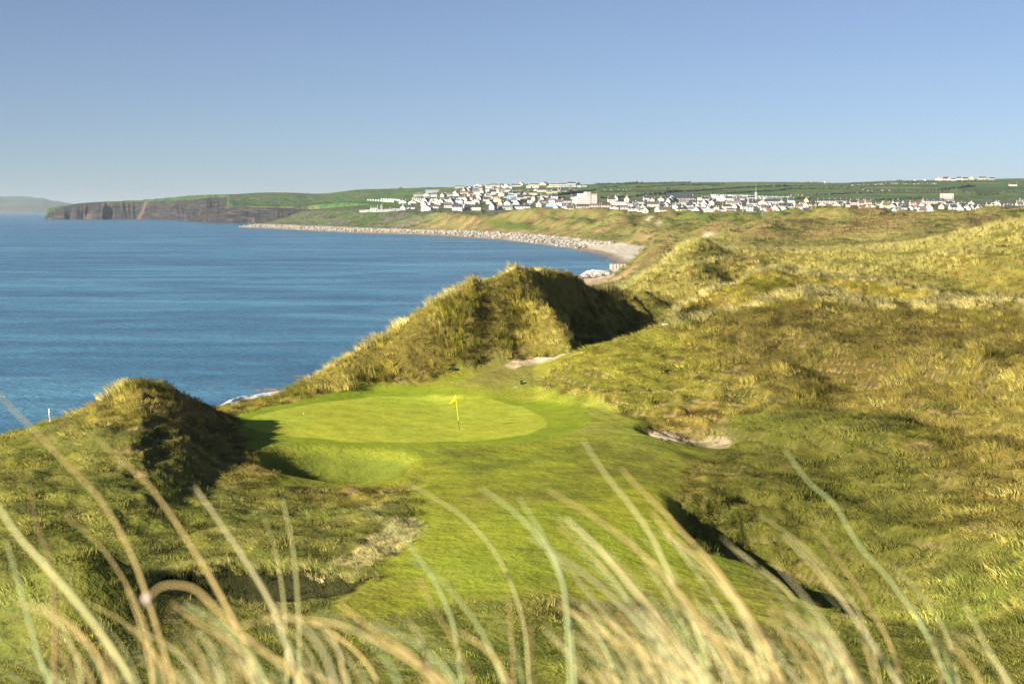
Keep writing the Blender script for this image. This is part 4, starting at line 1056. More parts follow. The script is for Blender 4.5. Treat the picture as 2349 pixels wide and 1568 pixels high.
def house(x, y, z, L, D, H, R_, kind='gable', rz=0.0, wall='white', roof='slate', chim=2, win=True, dorm=0, storeys=None, cat='house', name='house'):
    """ridge runs along local x; front (windows) faces local -y"""
    L, D, H, R_ = q1(L, 1), q1(D, 1), q1(H), q1(R_)
    t = empty(name, (x, y, z), rz)
    wo = inst(walls_mesh(L, D, H, R_, kind), 'wall', t); colr(wo, WALLC[wall])
    ro = inst(roof_mesh(L, D, H, R_, kind), 'roof', t); colr(ro, ROOFC[roof], 0.2)
    if chim:
        xs_ = [0] if chim == 1 else [(-L / 2 + .6) + (L - 1.2) * i / (chim - 1) for i in range(chim)]
        for cx in xs_:
            c_ = inst(chim_me, 'chimney', ro, (cx, 0, H + R_ + 0.1)); colr(c_, WALLC[wall] if rnd.random() < .75 else WALLC['stone'])
    if win:
        st = storeys or (2 if H > 4.2 else 1)
        nwin = max(2, int(L / 3.6)); wm = window_mesh(1.3, 1.4)
        for s_ in range(st):
            for i in range(nwin):
                wx = -L / 2 + (i + .5) * L / nwin
                inst(wm, 'window', t, (wx, -D / 2, 1.5 + s_ * 2.7))
        if kind == 'gable':      # end walls
            for sx in (-1, 1):
                for s_ in range(st): 
                    g_ = inst(window_mesh(1.3, 1.4), 'window', t, (sx * L / 2, 0, 1.6 + s_ * 2.7), math.pi / 2)
    for i in range(dorm):
        dm = dormer_meshes(); dx = -L / 2 + (i + .5) * L / dorm
        d_ = inst(dm['w'], 'dormer', t, (dx, -D / 2 * 0.62, H + R_ * 0.22)); colr(d_, WALLC[wall])
        r_ = inst(dm['r'], 'roof', d_); colr(r_, ROOFC[roof])
    HOUSES.append(dict(o=t, x=x, y=y, px=1174.5 + x / y / K, wall=wall, roof=roof, chim=chim, kind=kind, dorm=dorm, H=H, L=L, cat=cat))
    return t
def T(zone, zx, zy): return (zone * 0.5735 + zx * 0.12207, 401.45 + zy * 0.12207)
placed = []
def town_hit(px, py):
    return hit(px, py, 1780, 5200)
def place_house(zone, x0, x1, ytop, ybase, kind, wall, roof, **kw):
    """kind: long (eave side faces viewer), gable (gable end faces viewer), hip, flat"""
    pxc, pyb = T(zone, (x0 + x1) / 2, ybase); _, pyt = T(zone, 0, ytop)
    h = town_hit(pxc, pyb)
    if h is None: return None
    x, y, z = h; W = (x1 - x0) * 0.12207 * K * y; Ht = (pyb - pyt) * K * y
    name = kw.pop('name', 'house')
    if kind == 'long': t = house(x, y, z, W, kw.pop('D', 8), Ht * .55, Ht * .45, 'gable', rnd.uniform(-.12, .12), wall, roof, name=name, **kw)
    elif kind == 'gable':
        L_ = kw.pop('L', 11); t = house(x, y + 4, z, L_, W, Ht * .5, Ht * .5, 'gable', math.pi / 2 + kw.pop('turn', rnd.uniform(0.25, .5)) * -1, wall, roof, name=name, **kw)
    elif kind == 'hip': t = house(x, y, z, W, kw.pop('D', 9), Ht * .65, Ht * .35, 'hip', rnd.uniform(-.15, .25), wall, roof, name=name, **kw)
    else: t = house(x, y, z, W, kw.pop('D', 9), Ht, 0.5, 'flat', rnd.uniform(-.1, .1), wall, roof, chim=kw.pop('chim', 0), name=name, **kw)
    placed.append((pxc, pyb, (x1 - x0) * 0.12207, pyb - pyt)); return t
A_, B_, C_, D_, E_ = 1450, 1900, 2400, 2900, 3400
HL = [  # zone, x0, x1, ytop, ybase, kind, wall, roof, extras
 (A_, 150, 290, 590, 665, 'hip', 'white', 'brown', {}), (A_, 420, 620, 622, 665, 'long', 'beige', 'brown', dict(chim=1)), (A_, 710, 815, 565, 660, 'gable', 'white', 'slate', dict(turn=.1)), (A_, 815, 985, 570, 640, 'long', 'white', 'slate', dict(chim=1)),
 (A_, 1120, 1300, 575, 665, 'gable', 'white', 'grey', dict(L=14, turn=.2)), (A_, 1690, 1880, 545, 665, 'long', 'white', 'slate', dict(chim=2, D=9)), (A_, 1910, 2050, 570, 660, 'long', 'grey', 'slate', {}), (A_, 2060, 2230, 570, 665, 'hip', 'cream', 'slate', dict(chim=0)),
 (A_, 960, 1160, 340, 400, 'long', 'beige', 'grey', dict(chim=1)), (A_, 1160, 1280, 340, 400, 'gable', 'cream', 'brown', {}), (A_, 1480, 1560, 340, 415, 'gable', 'cream', 'grey', {}), (A_, 1560, 1700, 340, 400, 'long', 'beige', 'grey', {}), (A_, 1720, 1830, 330, 395, 'gable', 'cream', 'brown', {}),
 (A_, 1180, 1320, 420, 480, 'long', 'cream', 'slate', dict(chim=1)), (A_, 1370, 1450, 435, 495, 'gable', 'cream', 'slate', {}), (A_, 1630, 1790, 400, 470, 'long', 'white', 'slate', dict(chim=2)), (A_, 1800, 1920, 400, 455, 'long', 'white', 'grey', {}),
 (A_, 700, 860, 480, 530, 'gable', 'white', 'brown', {}), (A_, 870, 1030, 485, 550, 'gable', 'cream', 'slate', {}), (A_, 1290, 1430, 560, 620, 'long', 'white', 'brown', dict(chim=1)),
 (A_, 1975, 2090, 150, 205, 'gable', 'cream', 'slate', {}), (A_, 2100, 2240, 175, 230, 'gable', 'white', 'grey', {}), (A_, 1890, 1960, 255, 315, 'gable', 'white', 'slate', dict(turn=.6)), (A_, 1960, 2040, 245, 305, 'gable', 'white', 'slate', dict(turn=.6)), (A_, 2000, 2070, 215, 260, 'gable', 'white', 'slate', dict(turn=.6)),
 (A_, 1840, 2010, 300, 350, 'long', 'beige', 'red', {}), (A_, 2150, 2270, 340, 430, 'gable', 'cream', 'brown', {}), (A_, 2190, 2290, 280, 335, 'gable', 'cream', 'brown', {}), (A_, 2300, 2349, 350, 420, 'gable', 'white', 'grey', {}), (A_, 2070, 2200, 455, 520, 'gable', 'white', 'slate', {}),
 (B_, 430, 700, 565, 655, 'long', 'cream', 'grey', dict(chim=3)), (B_, 700, 1040, 560, 640, 'long', 'white', 'slate', dict(chim=4)), (B_, 460, 545, 500, 560, 'gable', 'white', 'slate', {}), (B_, 560, 700, 480, 570, 'gable', 'grey', 'slate', {}), (B_, 720, 870, 480, 560, 'gable', 'grey', 'slate', {}),
 (B_, 1625, 1860, 530, 640, 'long', 'white', 'slate', dict(dorm=3, chim=2)), (B_, 1900, 2140, 550, 625, 'long', 'beige', 'slate', dict(chim=2)), (B_, 1495, 1585, 580, 630, 'gable', 'white', 'grey', {}), (B_, 1620, 1800, 460, 520, 'long', 'white', 'slate', dict(chim=2)), (B_, 2150, 2349, 545, 600, 'long', 'beige', 'brown', {}),
 (B_, 560, 640, 170, 215, 'gable', 'cream', 'brown', {}), (B_, 280, 430, 165, 205, 'long', 'beige', 'slate', {}), (B_, 230, 330, 210, 260, 'flat', 'white', 'pale', {}), (B_, 390, 470, 195, 225, 'flat', 'cream', 'brown', {}), (B_, 820, 920, 140, 195, 'gable', 'pink', 'slate', {}), (B_, 690, 860, 170, 215, 'long', 'white', 'slate', dict(chim=1)),
 (B_, 1230, 1370, 130, 195, 'gable', 'stone', 'slate', dict(L=16)), (B_, 1025, 1210, 160, 200, 'long', 'beige', 'slate', {}), (B_, 1390, 1550, 155, 195, 'long', 'cream', 'brown', {}), (B_, 1550, 1720, 150, 190, 'long', 'white', 'slate', {}), (B_, 1725, 1890, 135, 185, 'long', 'white', 'slate', {}), (B_, 1980, 2075, 115, 155, 'gable', 'cream', 'brown', {}), (B_, 2075, 2230, 110, 155, 'gable', 'white', 'slate', {}),
 (B_, 540, 690, 210, 265, 'flat', 'white', 'pale', {}), (B_, 970, 1050, 195, 245, 'flat', 'cream', 'pale', {}), (B_, 1080, 1200, 195, 245, 'flat', 'white', 'brown', {}),
 (B_, 630, 840, 300, 370, 'long', 'beige', 'slate', dict(chim=3)), (B_, 860, 1000, 305, 370, 'long', 'beige', 'slate', dict(chim=2)), (B_, 1010, 1170, 305, 370, 'long', 'cream', 'slate', dict(chim=2)), (B_, 1170, 1345, 245, 320, 'long', 'cream', 'slate', dict(chim=2)), (B_, 1345, 1440, 290, 345, 'long', 'cream', 'slate', dict(dorm=3)), (B_, 1445, 1555, 270, 340, 'long', 'cream', 'slate', {}), (B_, 1560, 1620, 250, 305, 'long', 'cream', 'slate', {}), (B_, 1600, 1780, 265, 340, 'long', 'cream', 'slate', dict(chim=2)), (B_, 1800, 1970, 245, 320, 'long', 'cream', 'slate', dict(chim=2)), (B_, 1110, 1190, 265, 320, 'gable', 'cream', 'slate', {}),
 (B_, 790, 1050, 370, 440, 'long', 'beige', 'slate', dict(chim=2)), (B_, 1060, 1220, 390, 440, 'hip', 'yellow', 'slate', dict(chim=0)), (B_, 1230, 1380, 375, 420, 'long', 'white', 'red', {}), (B_, 605, 750, 390, 450, 'flat', 'blue', 'pale', {}), (B_, 540, 740, 370, 430, 'long', 'grey', 'slate', {}), (B_, 315, 420, 385, 450, 'hip', 'beige', 'slate', {}), (B_, 450, 580, 320, 400, 'gable', 'cream', 'brown', {}), (B_, 370, 520, 425, 500, 'gable', 'yellow', 'red', {}), (B_, 200, 310, 360, 430, 'hip', 'grey', 'grey', {}), (B_, 30, 160, 340, 430, 'gable', 'cream', 'brown', {}), (B_, 75, 140, 280, 335, 'gable', 'cream', 'brown', {}),
 (B_, 985, 1110, 475, 530, 'flat', 'white', 'pale', {}), (B_, 1180, 1360, 470, 520, 'long', 'stone', 'slate', {}), (B_, 1430, 1500, 430, 480, 'gable', 'white', 'slate', {}), (B_, 310, 450, 540, 600, 'long', 'cream', 'red', {}),
 (C_, 75, 140, 100, 165, 'gable', 'white', 'slate', {}), (C_, 145, 215, 105, 165, 'gable', 'white', 'slate', {}), (C_, 255, 310, 100, 160, 'gable', 'cream', 'slate', {}), (C_, 325, 400, 100, 160, 'gable', 'white', 'slate', {}), (C_, 400, 520, 95, 150, 'gable', 'white', 'slate', {}), (C_, 600, 700, 105, 155, 'long', 'beige', 'slate', dict(dorm=2)), (C_, 705, 860, 100, 140, 'long', 'white', 'slate', dict(chim=3)), (C_, 900, 960, 90, 150, 'gable', 'white', 'slate', {}), (C_, 960, 1080, 80, 150, 'gable', 'white', 'slate', {}), (C_, 1190, 1330, 95, 140, 'hip', 'pink', 'brown', {}), (C_, 1475, 1550, 85, 130, 'gable', 'red', 'red', dict(chim=0)),
 (C_, 1430, 1640, 600, 725, 'hip', 'yellow', 'slate', dict(chim=0, storeys=2)), (C_, 1960, 2145, 640, 722, 'flat', 'white', 'pale', {}), (C_, 1100, 1330, 600, 715, 'long', 'cream', 'brown', dict(chim=3)), (C_, 820, 930, 620, 715, 'gable', 'beige', 'slate', {}), (C_, 700, 840, 610, 690, 'long', 'white', 'slate', dict(dorm=3)), (C_, 530, 720, 590, 670, 'long', 'white', 'slate', dict(dorm=2)),
 (C_, 890, 1190, 510, 590, 'long', 'cream', 'slate', dict(chim=6)), (C_, 1190, 1310, 510, 600, 'gable', 'grey', 'slate', {}), (C_, 195, 480, 510, 560, 'flat', 'white', 'pale', {}), (C_, 480, 830, 515, 545, 'flat', 'grey', 'pale', {}), (C_, 205, 380, 590, 645, 'gable', 'beige', 'brown', {}), (C_, 20, 200, 545, 600, 'long', 'beige', 'brown', {}), (C_, 380, 530, 570, 640, 'long', 'beige', 'brown', {}),
 (C_, 1905, 2095, 410, 495, 'long', 'white', 'slate', dict(chim=4)), (C_, 2095, 2330, 400, 490, 'flat', 'white', 'pale', dict(chim=5)), (C_, 1830, 1910, 430, 470, 'flat', 'white', 'pale', {}), (C_, 960, 1060, 440, 490, 'gable', 'cream', 'slate', {}), (C_, 1090, 1220, 430, 485, 'gable', 'white', 'slate', {}), (C_, 1480, 1620, 480, 545, 'long', 'beige', 'grey', dict(chim=2)), (C_, 1640, 1760, 460, 530, 'long', 'stone', 'grey', {}),
 (C_, 1530, 1710, 550, 600, 'long', 'white', 'grey', {}), (C_, 1700, 1800, 540, 605, 'gable', 'white', 'slate', {}), (C_, 1800, 1900, 545, 610, 'gable', 'white', 'slate', {}), (C_, 1920, 2010, 545, 610, 'gable', 'white', 'slate', {}), (C_, 2010, 2090, 545, 610, 'gable', 'white', 'slate', {}), (C_, 1790, 1900, 600, 640, 'gable', 'red', 'brown', {}), (C_, 1890, 2040, 610, 650, 'long', 'white', 'red', {}), (C_, 2220, 2349, 620, 700, 'hip', 'white', 'slate', {}), (C_, 2160, 2270, 590, 650, 'gable', 'cream', 'brown', {}),
 (D_, 1055, 1225, 655, 770, 'gable', 'white', 'slate', dict(turn=.2, L=13)), (D_, 695, 910, 695, 770, 'long', 'white', 'brown', dict(chim=1)), (D_, 440, 600, 685, 745, 'long', 'white', 'grey', dict(chim=1)), (D_, 100, 340, 685, 735, 'long', 'white', 'brown', {}), (D_, 1405, 1530, 670, 760, 'gable', 'white', 'slate', dict(L=13)), (D_, 1770, 1960, 700, 800, 'long', 'cream', 'grey', dict(chim=1)), (D_, 1650, 1780, 710, 790, 'gable', 'white', 'brown', {}), (D_, 1960, 2120, 650, 750, 'hip', 'grey', 'grey', {}), (D_, 2150, 2240, 670, 760, 'gable', 'white', 'slate', {}),
 (D_, 240, 315, 530, 610, 'gable', 'white', 'slate', {}), (D_, 435, 590, 485, 575, 'long', 'white', 'slate', dict(chim=1)), (D_, 640, 800, 480, 560, 'gable', 'cream', 'slate', {}), (D_, 750, 1050, 450, 540, 'long', 'grey', 'slate', {}), (D_, 615, 800, 555, 635, 'long', 'white', 'slate', dict(dorm=3)), (D_, 860, 1020, 550, 630, 'long', 'white', 'slate', dict(dorm=3)), (D_, 830, 900, 520, 640, 'gable', 'white', 'slate', {}), (D_, 1010, 1110, 520, 640, 'long', 'cream', 'slate', {}), (D_, 1120, 1280, 550, 640, 'long', 'grey', 'slate', dict(dorm=2)),
 (D_, 1270, 1370, 520, 600, 'gable', 'cream', 'grey', {}), (D_, 1390, 1480, 520, 600, 'gable', 'cream', 'grey', {}), (D_, 1480, 1620, 510, 580, 'long', 'cream', 'slate', {}), (D_, 1560, 1710, 510, 580, 'long', 'white', 'slate', {}), (D_, 1780, 1910, 520, 590, 'gable', 'cream', 'grey', {}), (D_, 1920, 2040, 520, 590, 'gable', 'cream', 'grey', {}), (D_, 2040, 2200, 520, 600, 'gable', 'cream', 'slate', {}), (D_, 1520, 1580, 590, 655, 'gable', 'white', 'slate', {}), (D_, 1640, 1700, 590, 655, 'gable', 'white', 'slate', {}), (D_, 20, 300, 490, 570, 'long', 'cream', 'grey', dict(chim=1)), (D_, 0, 140, 400, 480, 'long', 'white', 'slate', dict(dorm=0)), (D_, 180, 360, 400, 465, 'long', 'white', 'slate', dict(dorm=3)), (D_, 415, 560, 395, 455, 'long', 'white', 'slate', {}), (D_, 1740, 2280, 460, 520, 'long', 'beige', 'slate', dict(chim=6)), (D_, 2270, 2349, 520, 600, 'long', 'white', 'slate', {}), (D_, 1850, 1925, 125, 160, 'gable', 'white', 'slate', {}), (D_, 1125, 1330, 100, 130, 'long', 'grey', 'slate', dict(chim=0)), (D_, 2, 190, 625, 690, 'hip', 'white', 'slate', {}),
 (E_, 150, 265, 475, 585, 'long', 'cream', 'brown', dict(chim=2)), (E_, 275, 400, 475, 570, 'long', 'cream', 'brown', dict(chim=2)), (E_, 0, 135, 470, 560, 'long', 'pink', 'slate', dict(chim=2)), (E_, 255, 390, 540, 615, 'hip', 'cream', 'grey', {}), (E_, 475, 610, 515, 570, 'long', 'cream', 'grey', {}), (E_, 610, 680, 510, 570, 'gable', 'cream', 'brown', {}), (E_, 680, 770, 520, 570, 'gable', 'pink', 'brown', {}), (E_, 1120, 1350, 490, 560, 'long', 'beige', 'brown', dict(chim=2)), (E_, 1220, 1330, 535, 600, 'long', 'yellow', 'brown', {}), (E_, 1310, 1420, 530, 615, 'gable', 'white', 'slate', dict(dorm=0)), (E_, 1370, 1750, 440, 540, 'long', 'beige', 'slate', dict(dorm=3, D=14)), (E_, 1440, 1520, 530, 620, 'gable', 'beige', 'slate', {}),
 (E_, 1705, 1930, 350, 450, 'flat', 'beige', 'slate', dict(D=12)), (E_, 1750, 1950, 450, 540, 'long', 'beige', 'grey', {}), (E_, 2020, 2160, 505, 590, 'long', 'cream', 'grey', dict(chim=1)), (E_, 1770, 2020, 550, 610, 'long', 'white', 'brown', dict(chim=2)), (E_, 2240, 2349, 505, 560, 'gable', 'white', 'pale', {}), (E_, 2270, 2349, 580, 640, 'gable', 'white', 'slate', {}),
 (E_, 1610, 1740, 50, 105, 'gable', 'beige', 'slate', {}), (E_, 1735, 1870, 40, 100, 'long', 'cream', 'slate', {}), (E_, 1840, 1900, 55, 100, 'gable', 'pink', 'slate', {}), (E_, 1995, 2090, 35, 90, 'long', 'white', 'slate', {}), (E_, 2100, 2210, 45, 95, 'long', 'cream', 'slate', {}), (E_, 2260, 2345, 35, 85, 'gable', 'yellow', 'slate', {}), (E_, 1900, 1990, 65, 105, 'long', 'white', 'slate', {}), (E_, 860, 970, 82, 100, 'long', 'white', 'slate', {}), (E_, 1200, 1250, 88, 105, 'gable', 'white', 'slate', {}), (E_, 1400, 1450, 82, 105, 'gable', 'white', 'slate', {}),
 (E_, 2410, 2560, 35, 85, 'long', 'cream', 'slate', {}), (E_, 2600, 2720, 45, 90, 'long', 'grey', 'slate', {}), (E_, 2990, 3130, 165, 205, 'long', 'white', 'slate', {}), (E_, 2430, 2520, 600, 650, 'gable', 'white', 'slate', {}), (E_, 2560, 2660, 590, 650, 'gable', 'white', 'slate', {}), (E_, 2560, 2760, 530, 590, 'hip', 'white', 'slate', {}), (E_, 2760, 2860, 500, 590, 'gable', 'grey', 'slate', {}), (E_, 2700, 2810, 600, 650, 'gable', 'white', 'slate', {}), (E_, 3050, 3250, 580, 640, 'long', 'beige', 'slate', {}), (E_, 2900, 3000, 560, 620, 'long', 'white', 'grey', {}),
]
for (zn, x0, x1, yt, yb_, kd, wl, rf, ex) in HL:
    ex = dict(ex)
    if yb_ - yt < 45: ex['win'] = False
    place_house(zn, x0, x1, yt, yb_, kd, wl, rf, **ex)
# the rest of the village, street by street
def auto_zone(poly, n, hmin=6, hmax=9, seed=1):
    r = random.Random(seed); k = 0; tries = 0
    P_ = np.array(poly); x0, y0 = P_.min(0); x1, y1 = P_.max(0)
    while k < n and tries < n * 60:
        tries += 1
        px, py = r.uniform(x0, x1), r.uniform(y0, y1)
        if sdist(P_, np.array([px]), np.array([py]))[0] < 0: continue
        py = round(py / 3.1) * 3.1 + 0.06 * (px - 1200) / 12
        h = town_hit(px, py)
        if not h: continue
        wpx = r.uniform(9, 15) / (K * h[1]) ; hpx = 7 / (K * h[1])
        if any(abs(px - a) < (wpx + w_) * 0.46 and abs(py - b) < 2.6 for a, b, w_, h_ in placed): continue
        wl = r.choices(['white', 'cream', 'grey', 'beige', 'yellow', 'pink'], [52, 22, 8, 10, 4, 3])[0]
        rf = r.choices(['slate', 'grey', 'brown', 'red'], [60, 18, 18, 4])[0]
        Hh = r.uniform(hmin, hmax)
        if r.random() < 0.5: house(h[0], h[1], h[2], r.uniform(8, 12), 8, Hh * .55, Hh * .45, 'gable', r.uniform(-.2, .25), wl, rf, chim=r.choice((1, 2, 2)), win=(h[1] < 2300))
        else: house(h[0], h[1], h[2], 10, r.uniform(7, 9), Hh * .5, Hh * .5, 'gable', math.pi / 2 - r.uniform(.2, .6), wl, rf, chim=r.choice((1, 2)), win=(h[1] < 2300))
        placed.append((px, py, wpx, hpx)); k += 1
auto_zone([(1000, 450), (1110, 434), (1230, 452), (1330, 455), (1330, 483), (1060, 483), (940, 476), (960, 462)], 44, seed=2)
auto_zone([(1385, 457), (1520, 457), (1620, 460), (1800, 460), (1960, 462), (2080, 466), (2060, 490), (1760, 488), (1390, 478)], 62, seed=3)
auto_zone([(1960, 463), (2130, 468), (2140, 484), (1960, 492)], 16, 5, 7, seed=4)
auto_zone([(1090, 426), (1180, 432), (1160, 446), (1090, 446)], 12, seed=5)
auto_zone([(2120, 470), (2360, 462), (2360, 482), (2130, 482)], 18, seed=6)
auto_zone([(1390, 480), (1480, 486), (1760, 490), (1960, 490), (1960, 478), (1390, 470)], 14, seed=8)

# static caravans: long low white boxes with a shallow curved roof
cv = MBox()
pr = [(-1.8, 0.5), (1.8, 0.5), (1.8, 2.7), (1.1, 3.05), (0, 3.2), (-1.1, 3.05), (-1.8, 2.7)]
n_ = len(pr)
cv.poly([(-4.6, y, z) for y, z in pr] + [(4.6, y, z) for y, z in pr], [tuple(reversed(range(n_))), tuple(range(n_, 2 * n_))] + [((i + 1) % n_, i, i + n_, (i + 1) % n_ + n_) for i in range(n_)])
cv.box(-4.2, 4.2, -1.5, 1.5, -0.4, 0.5)
cv_me = cv.mesh('caravan_body', M_wall); cw_me = window_mesh(1.6, 0.9)
ncv = [0]
def caravan_row(zone, pts, n, rz, lab, grp):
    for i in range(n):
        t = i / max(1, n - 1) * (len(pts) - 1); k = min(int(t), len(pts) - 2); u = t - k
        zx = pts[k][0] * (1 - u) + pts[k + 1][0] * u; zy = pts[k][1] * (1 - u) + pts[k + 1][1] * u
        px, py = T(zone, zx, zy); h = town_hit(px, py)
        if not h: continue
        t_ = empty('static_caravan', (h[0], h[1], h[2]), rz + rnd.uniform(-.06, .06))
        b = inst(cv_me, 'body', t_); colr(b, rnd.choice([(0.62, 0.62, 0.60), (0.55, 0.56, 0.54), (0.48, 0.50, 0.50)]))
        if h[1] < 2700:
            for wx in (-2.8, 0, 2.8): inst(cw_me, 'window', t_, (wx, -1.8, 1.9))
            inst(cw_me, 'window', t_, (-4.6, 0, 1.9), math.pi / 2)
        tag(t_, lab, 'caravan', grp); ncv[0] += 1
        placed.append((px, py, 4, 2))
caravan_row(A_, [(120, 480), (400, 500), (600, 510)], 12, 1.1, 'white static caravan in the seaward row above the low cliff', 'caravans in the seaward row')
caravan_row(A_, [(380, 470), (560, 478), (720, 490)], 9, 1.1, 'white static caravan in the row behind the seaward one', 'caravans in the second row')
caravan_row(A_, [(0, 700), (150, 690), (300, 695), (480, 685), (690, 670)], 13, 0.15, 'pale static caravan along the cliff park below the castle ruin', 'caravans below the castle ruin')
caravan_row(A_, [(1030, 500), (1160, 535), (1290, 560)], 8, 1.0, 'white static caravan in the left rank of the middle park', 'caravans in the middle park, left rank')
caravan_row(A_, [(1190, 495), (1330, 525), (1480, 560)], 9, 1.0, 'white static caravan in the centre rank of the middle park', 'caravans in the middle park, centre rank')
caravan_row(A_, [(1480, 490), (1700, 500), (1900, 530), (2130, 550)], 17, 1.0, 'white static caravan in the long right rank of the middle park', 'caravans in the middle park, right rank')
caravan_row(A_, [(980, 460), (1150, 475), (1400, 480)], 10, 0.4, 'pale static caravan under the terrace of beige houses', 'caravans under the beige terrace')
caravan_row(B_, [(1400, 235), (1700, 228), (2060, 225)], 8, 0.2, 'white mobile home in the spaced row under the hilltop bungalows', 'mobile homes under the hilltop bungalows')
caravan_row(D_, [(0, 400), (300, 405), (620, 425), (1190, 440)], 28, 0.5, 'white static caravan in the back row beyond the mast', 'caravans in the back row beyond the mast')
caravan_row(C_, [(2130, 395), (2349, 405)], 7, 0.5, 'white static caravan at the field edge right of the church', 'caravans right of the church')
caravan_row(D_, [(100, 420), (300, 428), (700, 455), (1060, 450)], 16, 0.5, 'white static caravan in the nearer row beyond the mast', 'caravans in the nearer row beyond the mast')

# ---- landmark buildings
def anchor(zone, x0, x1, ytop, ybase):
    pxc, pyb = T(zone, (x0 + x1) / 2, ybase); pyt = T(zone, 0, ytop)[1]
    hq = town_hit(pxc, pyb) or town_hit(pxc, pyb + 3) or town_hit(pxc, pyb + 8)
    if hq is None: print('NO GROUND', zone, x0, pxc, pyb); hq = (0, 3000, 0)
    x, y, z = hq; placed.append((pxc, pyb, (x1 - x0) * .122, pyb - pyt))
    return x, y, z, (x1 - x0) * 0.12207 * K * y, (pyb - pyt) * K * y
# block building with pale bands
M_pb = mat('pinkish_render', (0.56, 0.47, 0.43), 0.85, 0.1); M_band = mat('white_band', (0.8, 0.78, 0.74), 0.8, 0.1)
x, y, z, W, H = anchor(B_, 1875, 2290, 320, 550)
tb = empty('tower_block', (x, y, z), math.radians(14)); tag(tb, 'pinkish beige stepped block with pale bands, tallest building in the village', 'building')
W *= 0.93
def part(mb, name, m_, parent): 
    o = bpy.data.objects.new(name, mb.mesh(name, m_)); COL.objects.link(o); o.parent = parent; return o
part(MBox().box(-W / 2, -W * .04, -7, 7, -3, H * .56), 'low_wing', M_pb, tb)
part(MBox().box(-W * .38, -W * .04, -6.6, 6.6, H * .56 + .01, H * .86), 'upper_wing', M_band, tb)
part(MBox().box(-W * .037, W * .17, -7.6, 7.4, -3, H), 'core_tower', M_pb, tb)
part(MBox().box(W * .2, W / 2, -7, 7, -3, H * .84), 'right_wing', M_pb, tb)
part(MBox().box(W * .173, W * .197, -5, 6, -3, H * .84), 'glazed_joint', M_glass, tb)
for fz in (.18, .36, .54):
    part(MBox().box(-W / 2 - .05, -W * .043, -7.12, 7.05, H * fz, H * fz + 1.0), 'band', M_band, tb)
    part(MBox().box(W * .203, W / 2 + .05, -7.12, 7.05, H * fz, H * fz + 1.0), 'band', M_band, tb)
    part(MBox().box(-W * .036, W * .169, -7.72, 7.42, H * fz, H * fz + 1.0), 'band', M_band, tb)
# church
x, y, z, W, H = anchor(C_, 1240, 1745, 335, 500)
M_cs = mat('grey_church_stone', (0.27, 0.26, 0.25), 0.9, 0.1); M_cr = mat('dark_church_slate', (0.045, 0.052, 0.070), 0.6, 0.2)
ch = empty('church', (x, y, z), math.radians(-10)); tag(ch, 'big dark grey stone church with steep slate roof', 'church')
def gable_body(L, D, H_, R_): 
    xx, yy = L / 2, D / 2
    return MBox().poly([(-xx, -yy, -3), (xx, -yy, -3), (xx, yy, -3), (-xx, yy, -3), (-xx, -yy, H_), (xx, -yy, H_), (xx, yy, H_), (-xx, yy, H_), (-xx, 0, H_ + R_), (xx, 0, H_ + R_)], [(0, 1, 5, 4), (2, 3, 7, 6), (1, 2, 6, 9, 5), (3, 0, 4, 8, 7)])
def gable_roof(L, D, H_, R_, e=.5, t=.3):
    xx, yy = L / 2, D / 2; mb = MBox(); dz = R_ / yy * e
    for sg in (-1, 1):
        vs = [(-xx, sg * (yy + e), H_ - dz), (xx, sg * (yy + e), H_ - dz), (xx, 0, H_ + R_), (-xx, 0, H_ + R_)]
        vs += [(a, b_, c + t) for a, b_, c in vs]; mb.poly(vs, BF if sg < 0 else [tuple(reversed(f_)) for f_ in BF])
    return mb
L = W * .93
part(gable_body(L, 16, H * .42, H * .55), 'nave', M_cs, ch)
part(gable_roof(L - 1.5, 16, H * .42, H * .55), 'roof', M_cr, ch)
tr_ = part(gable_body(9, 10, H * .40, H * .34), 'porch', M_cs, ch); tr_.location = (-L * .30, -9.5, 0); tr_.rotation_euler = (0, 0, math.pi / 2)
tr2 = part(gable_roof(9.4, 10, H * .40, H * .34, .3, .25), 'porch_roof', M_cr, ch); tr2.location = (-L * .30, -9.5, 0.02); tr2.rotation_euler = (0, 0, math.pi / 2)
for i in range(5):
    bt_ = part(MBox().box(-.4, .4, -9.4, -8.01, -3, H * .34), 'buttress', M_cs, ch); bt_.location = (-L * .12 + i * L * .14, 0, 0)
for i in range(4):
    wn_ = part(MBox().box(-.7, .7, -8.1, -7.9, 2, H * .30), 'window', M_glass, ch); wn_.location = (-L * .05 + i * L * .14, 0, 0)
crs = part(MBox().box(-.12, .12, -.12, .12, 0, 2.4).box(-.12, .12, -.7, .7, 1.4, 1.65), 'cross', M_cs, ch); crs.location = (-L / 2 + .3, 0, H * .97)
gw_ = part(MBox().box(-.1, .1, -2.2, 2.2, 4, H * .5), 'gable_window', M_glass, ch); gw_.location = (-L / 2, 0, 0)
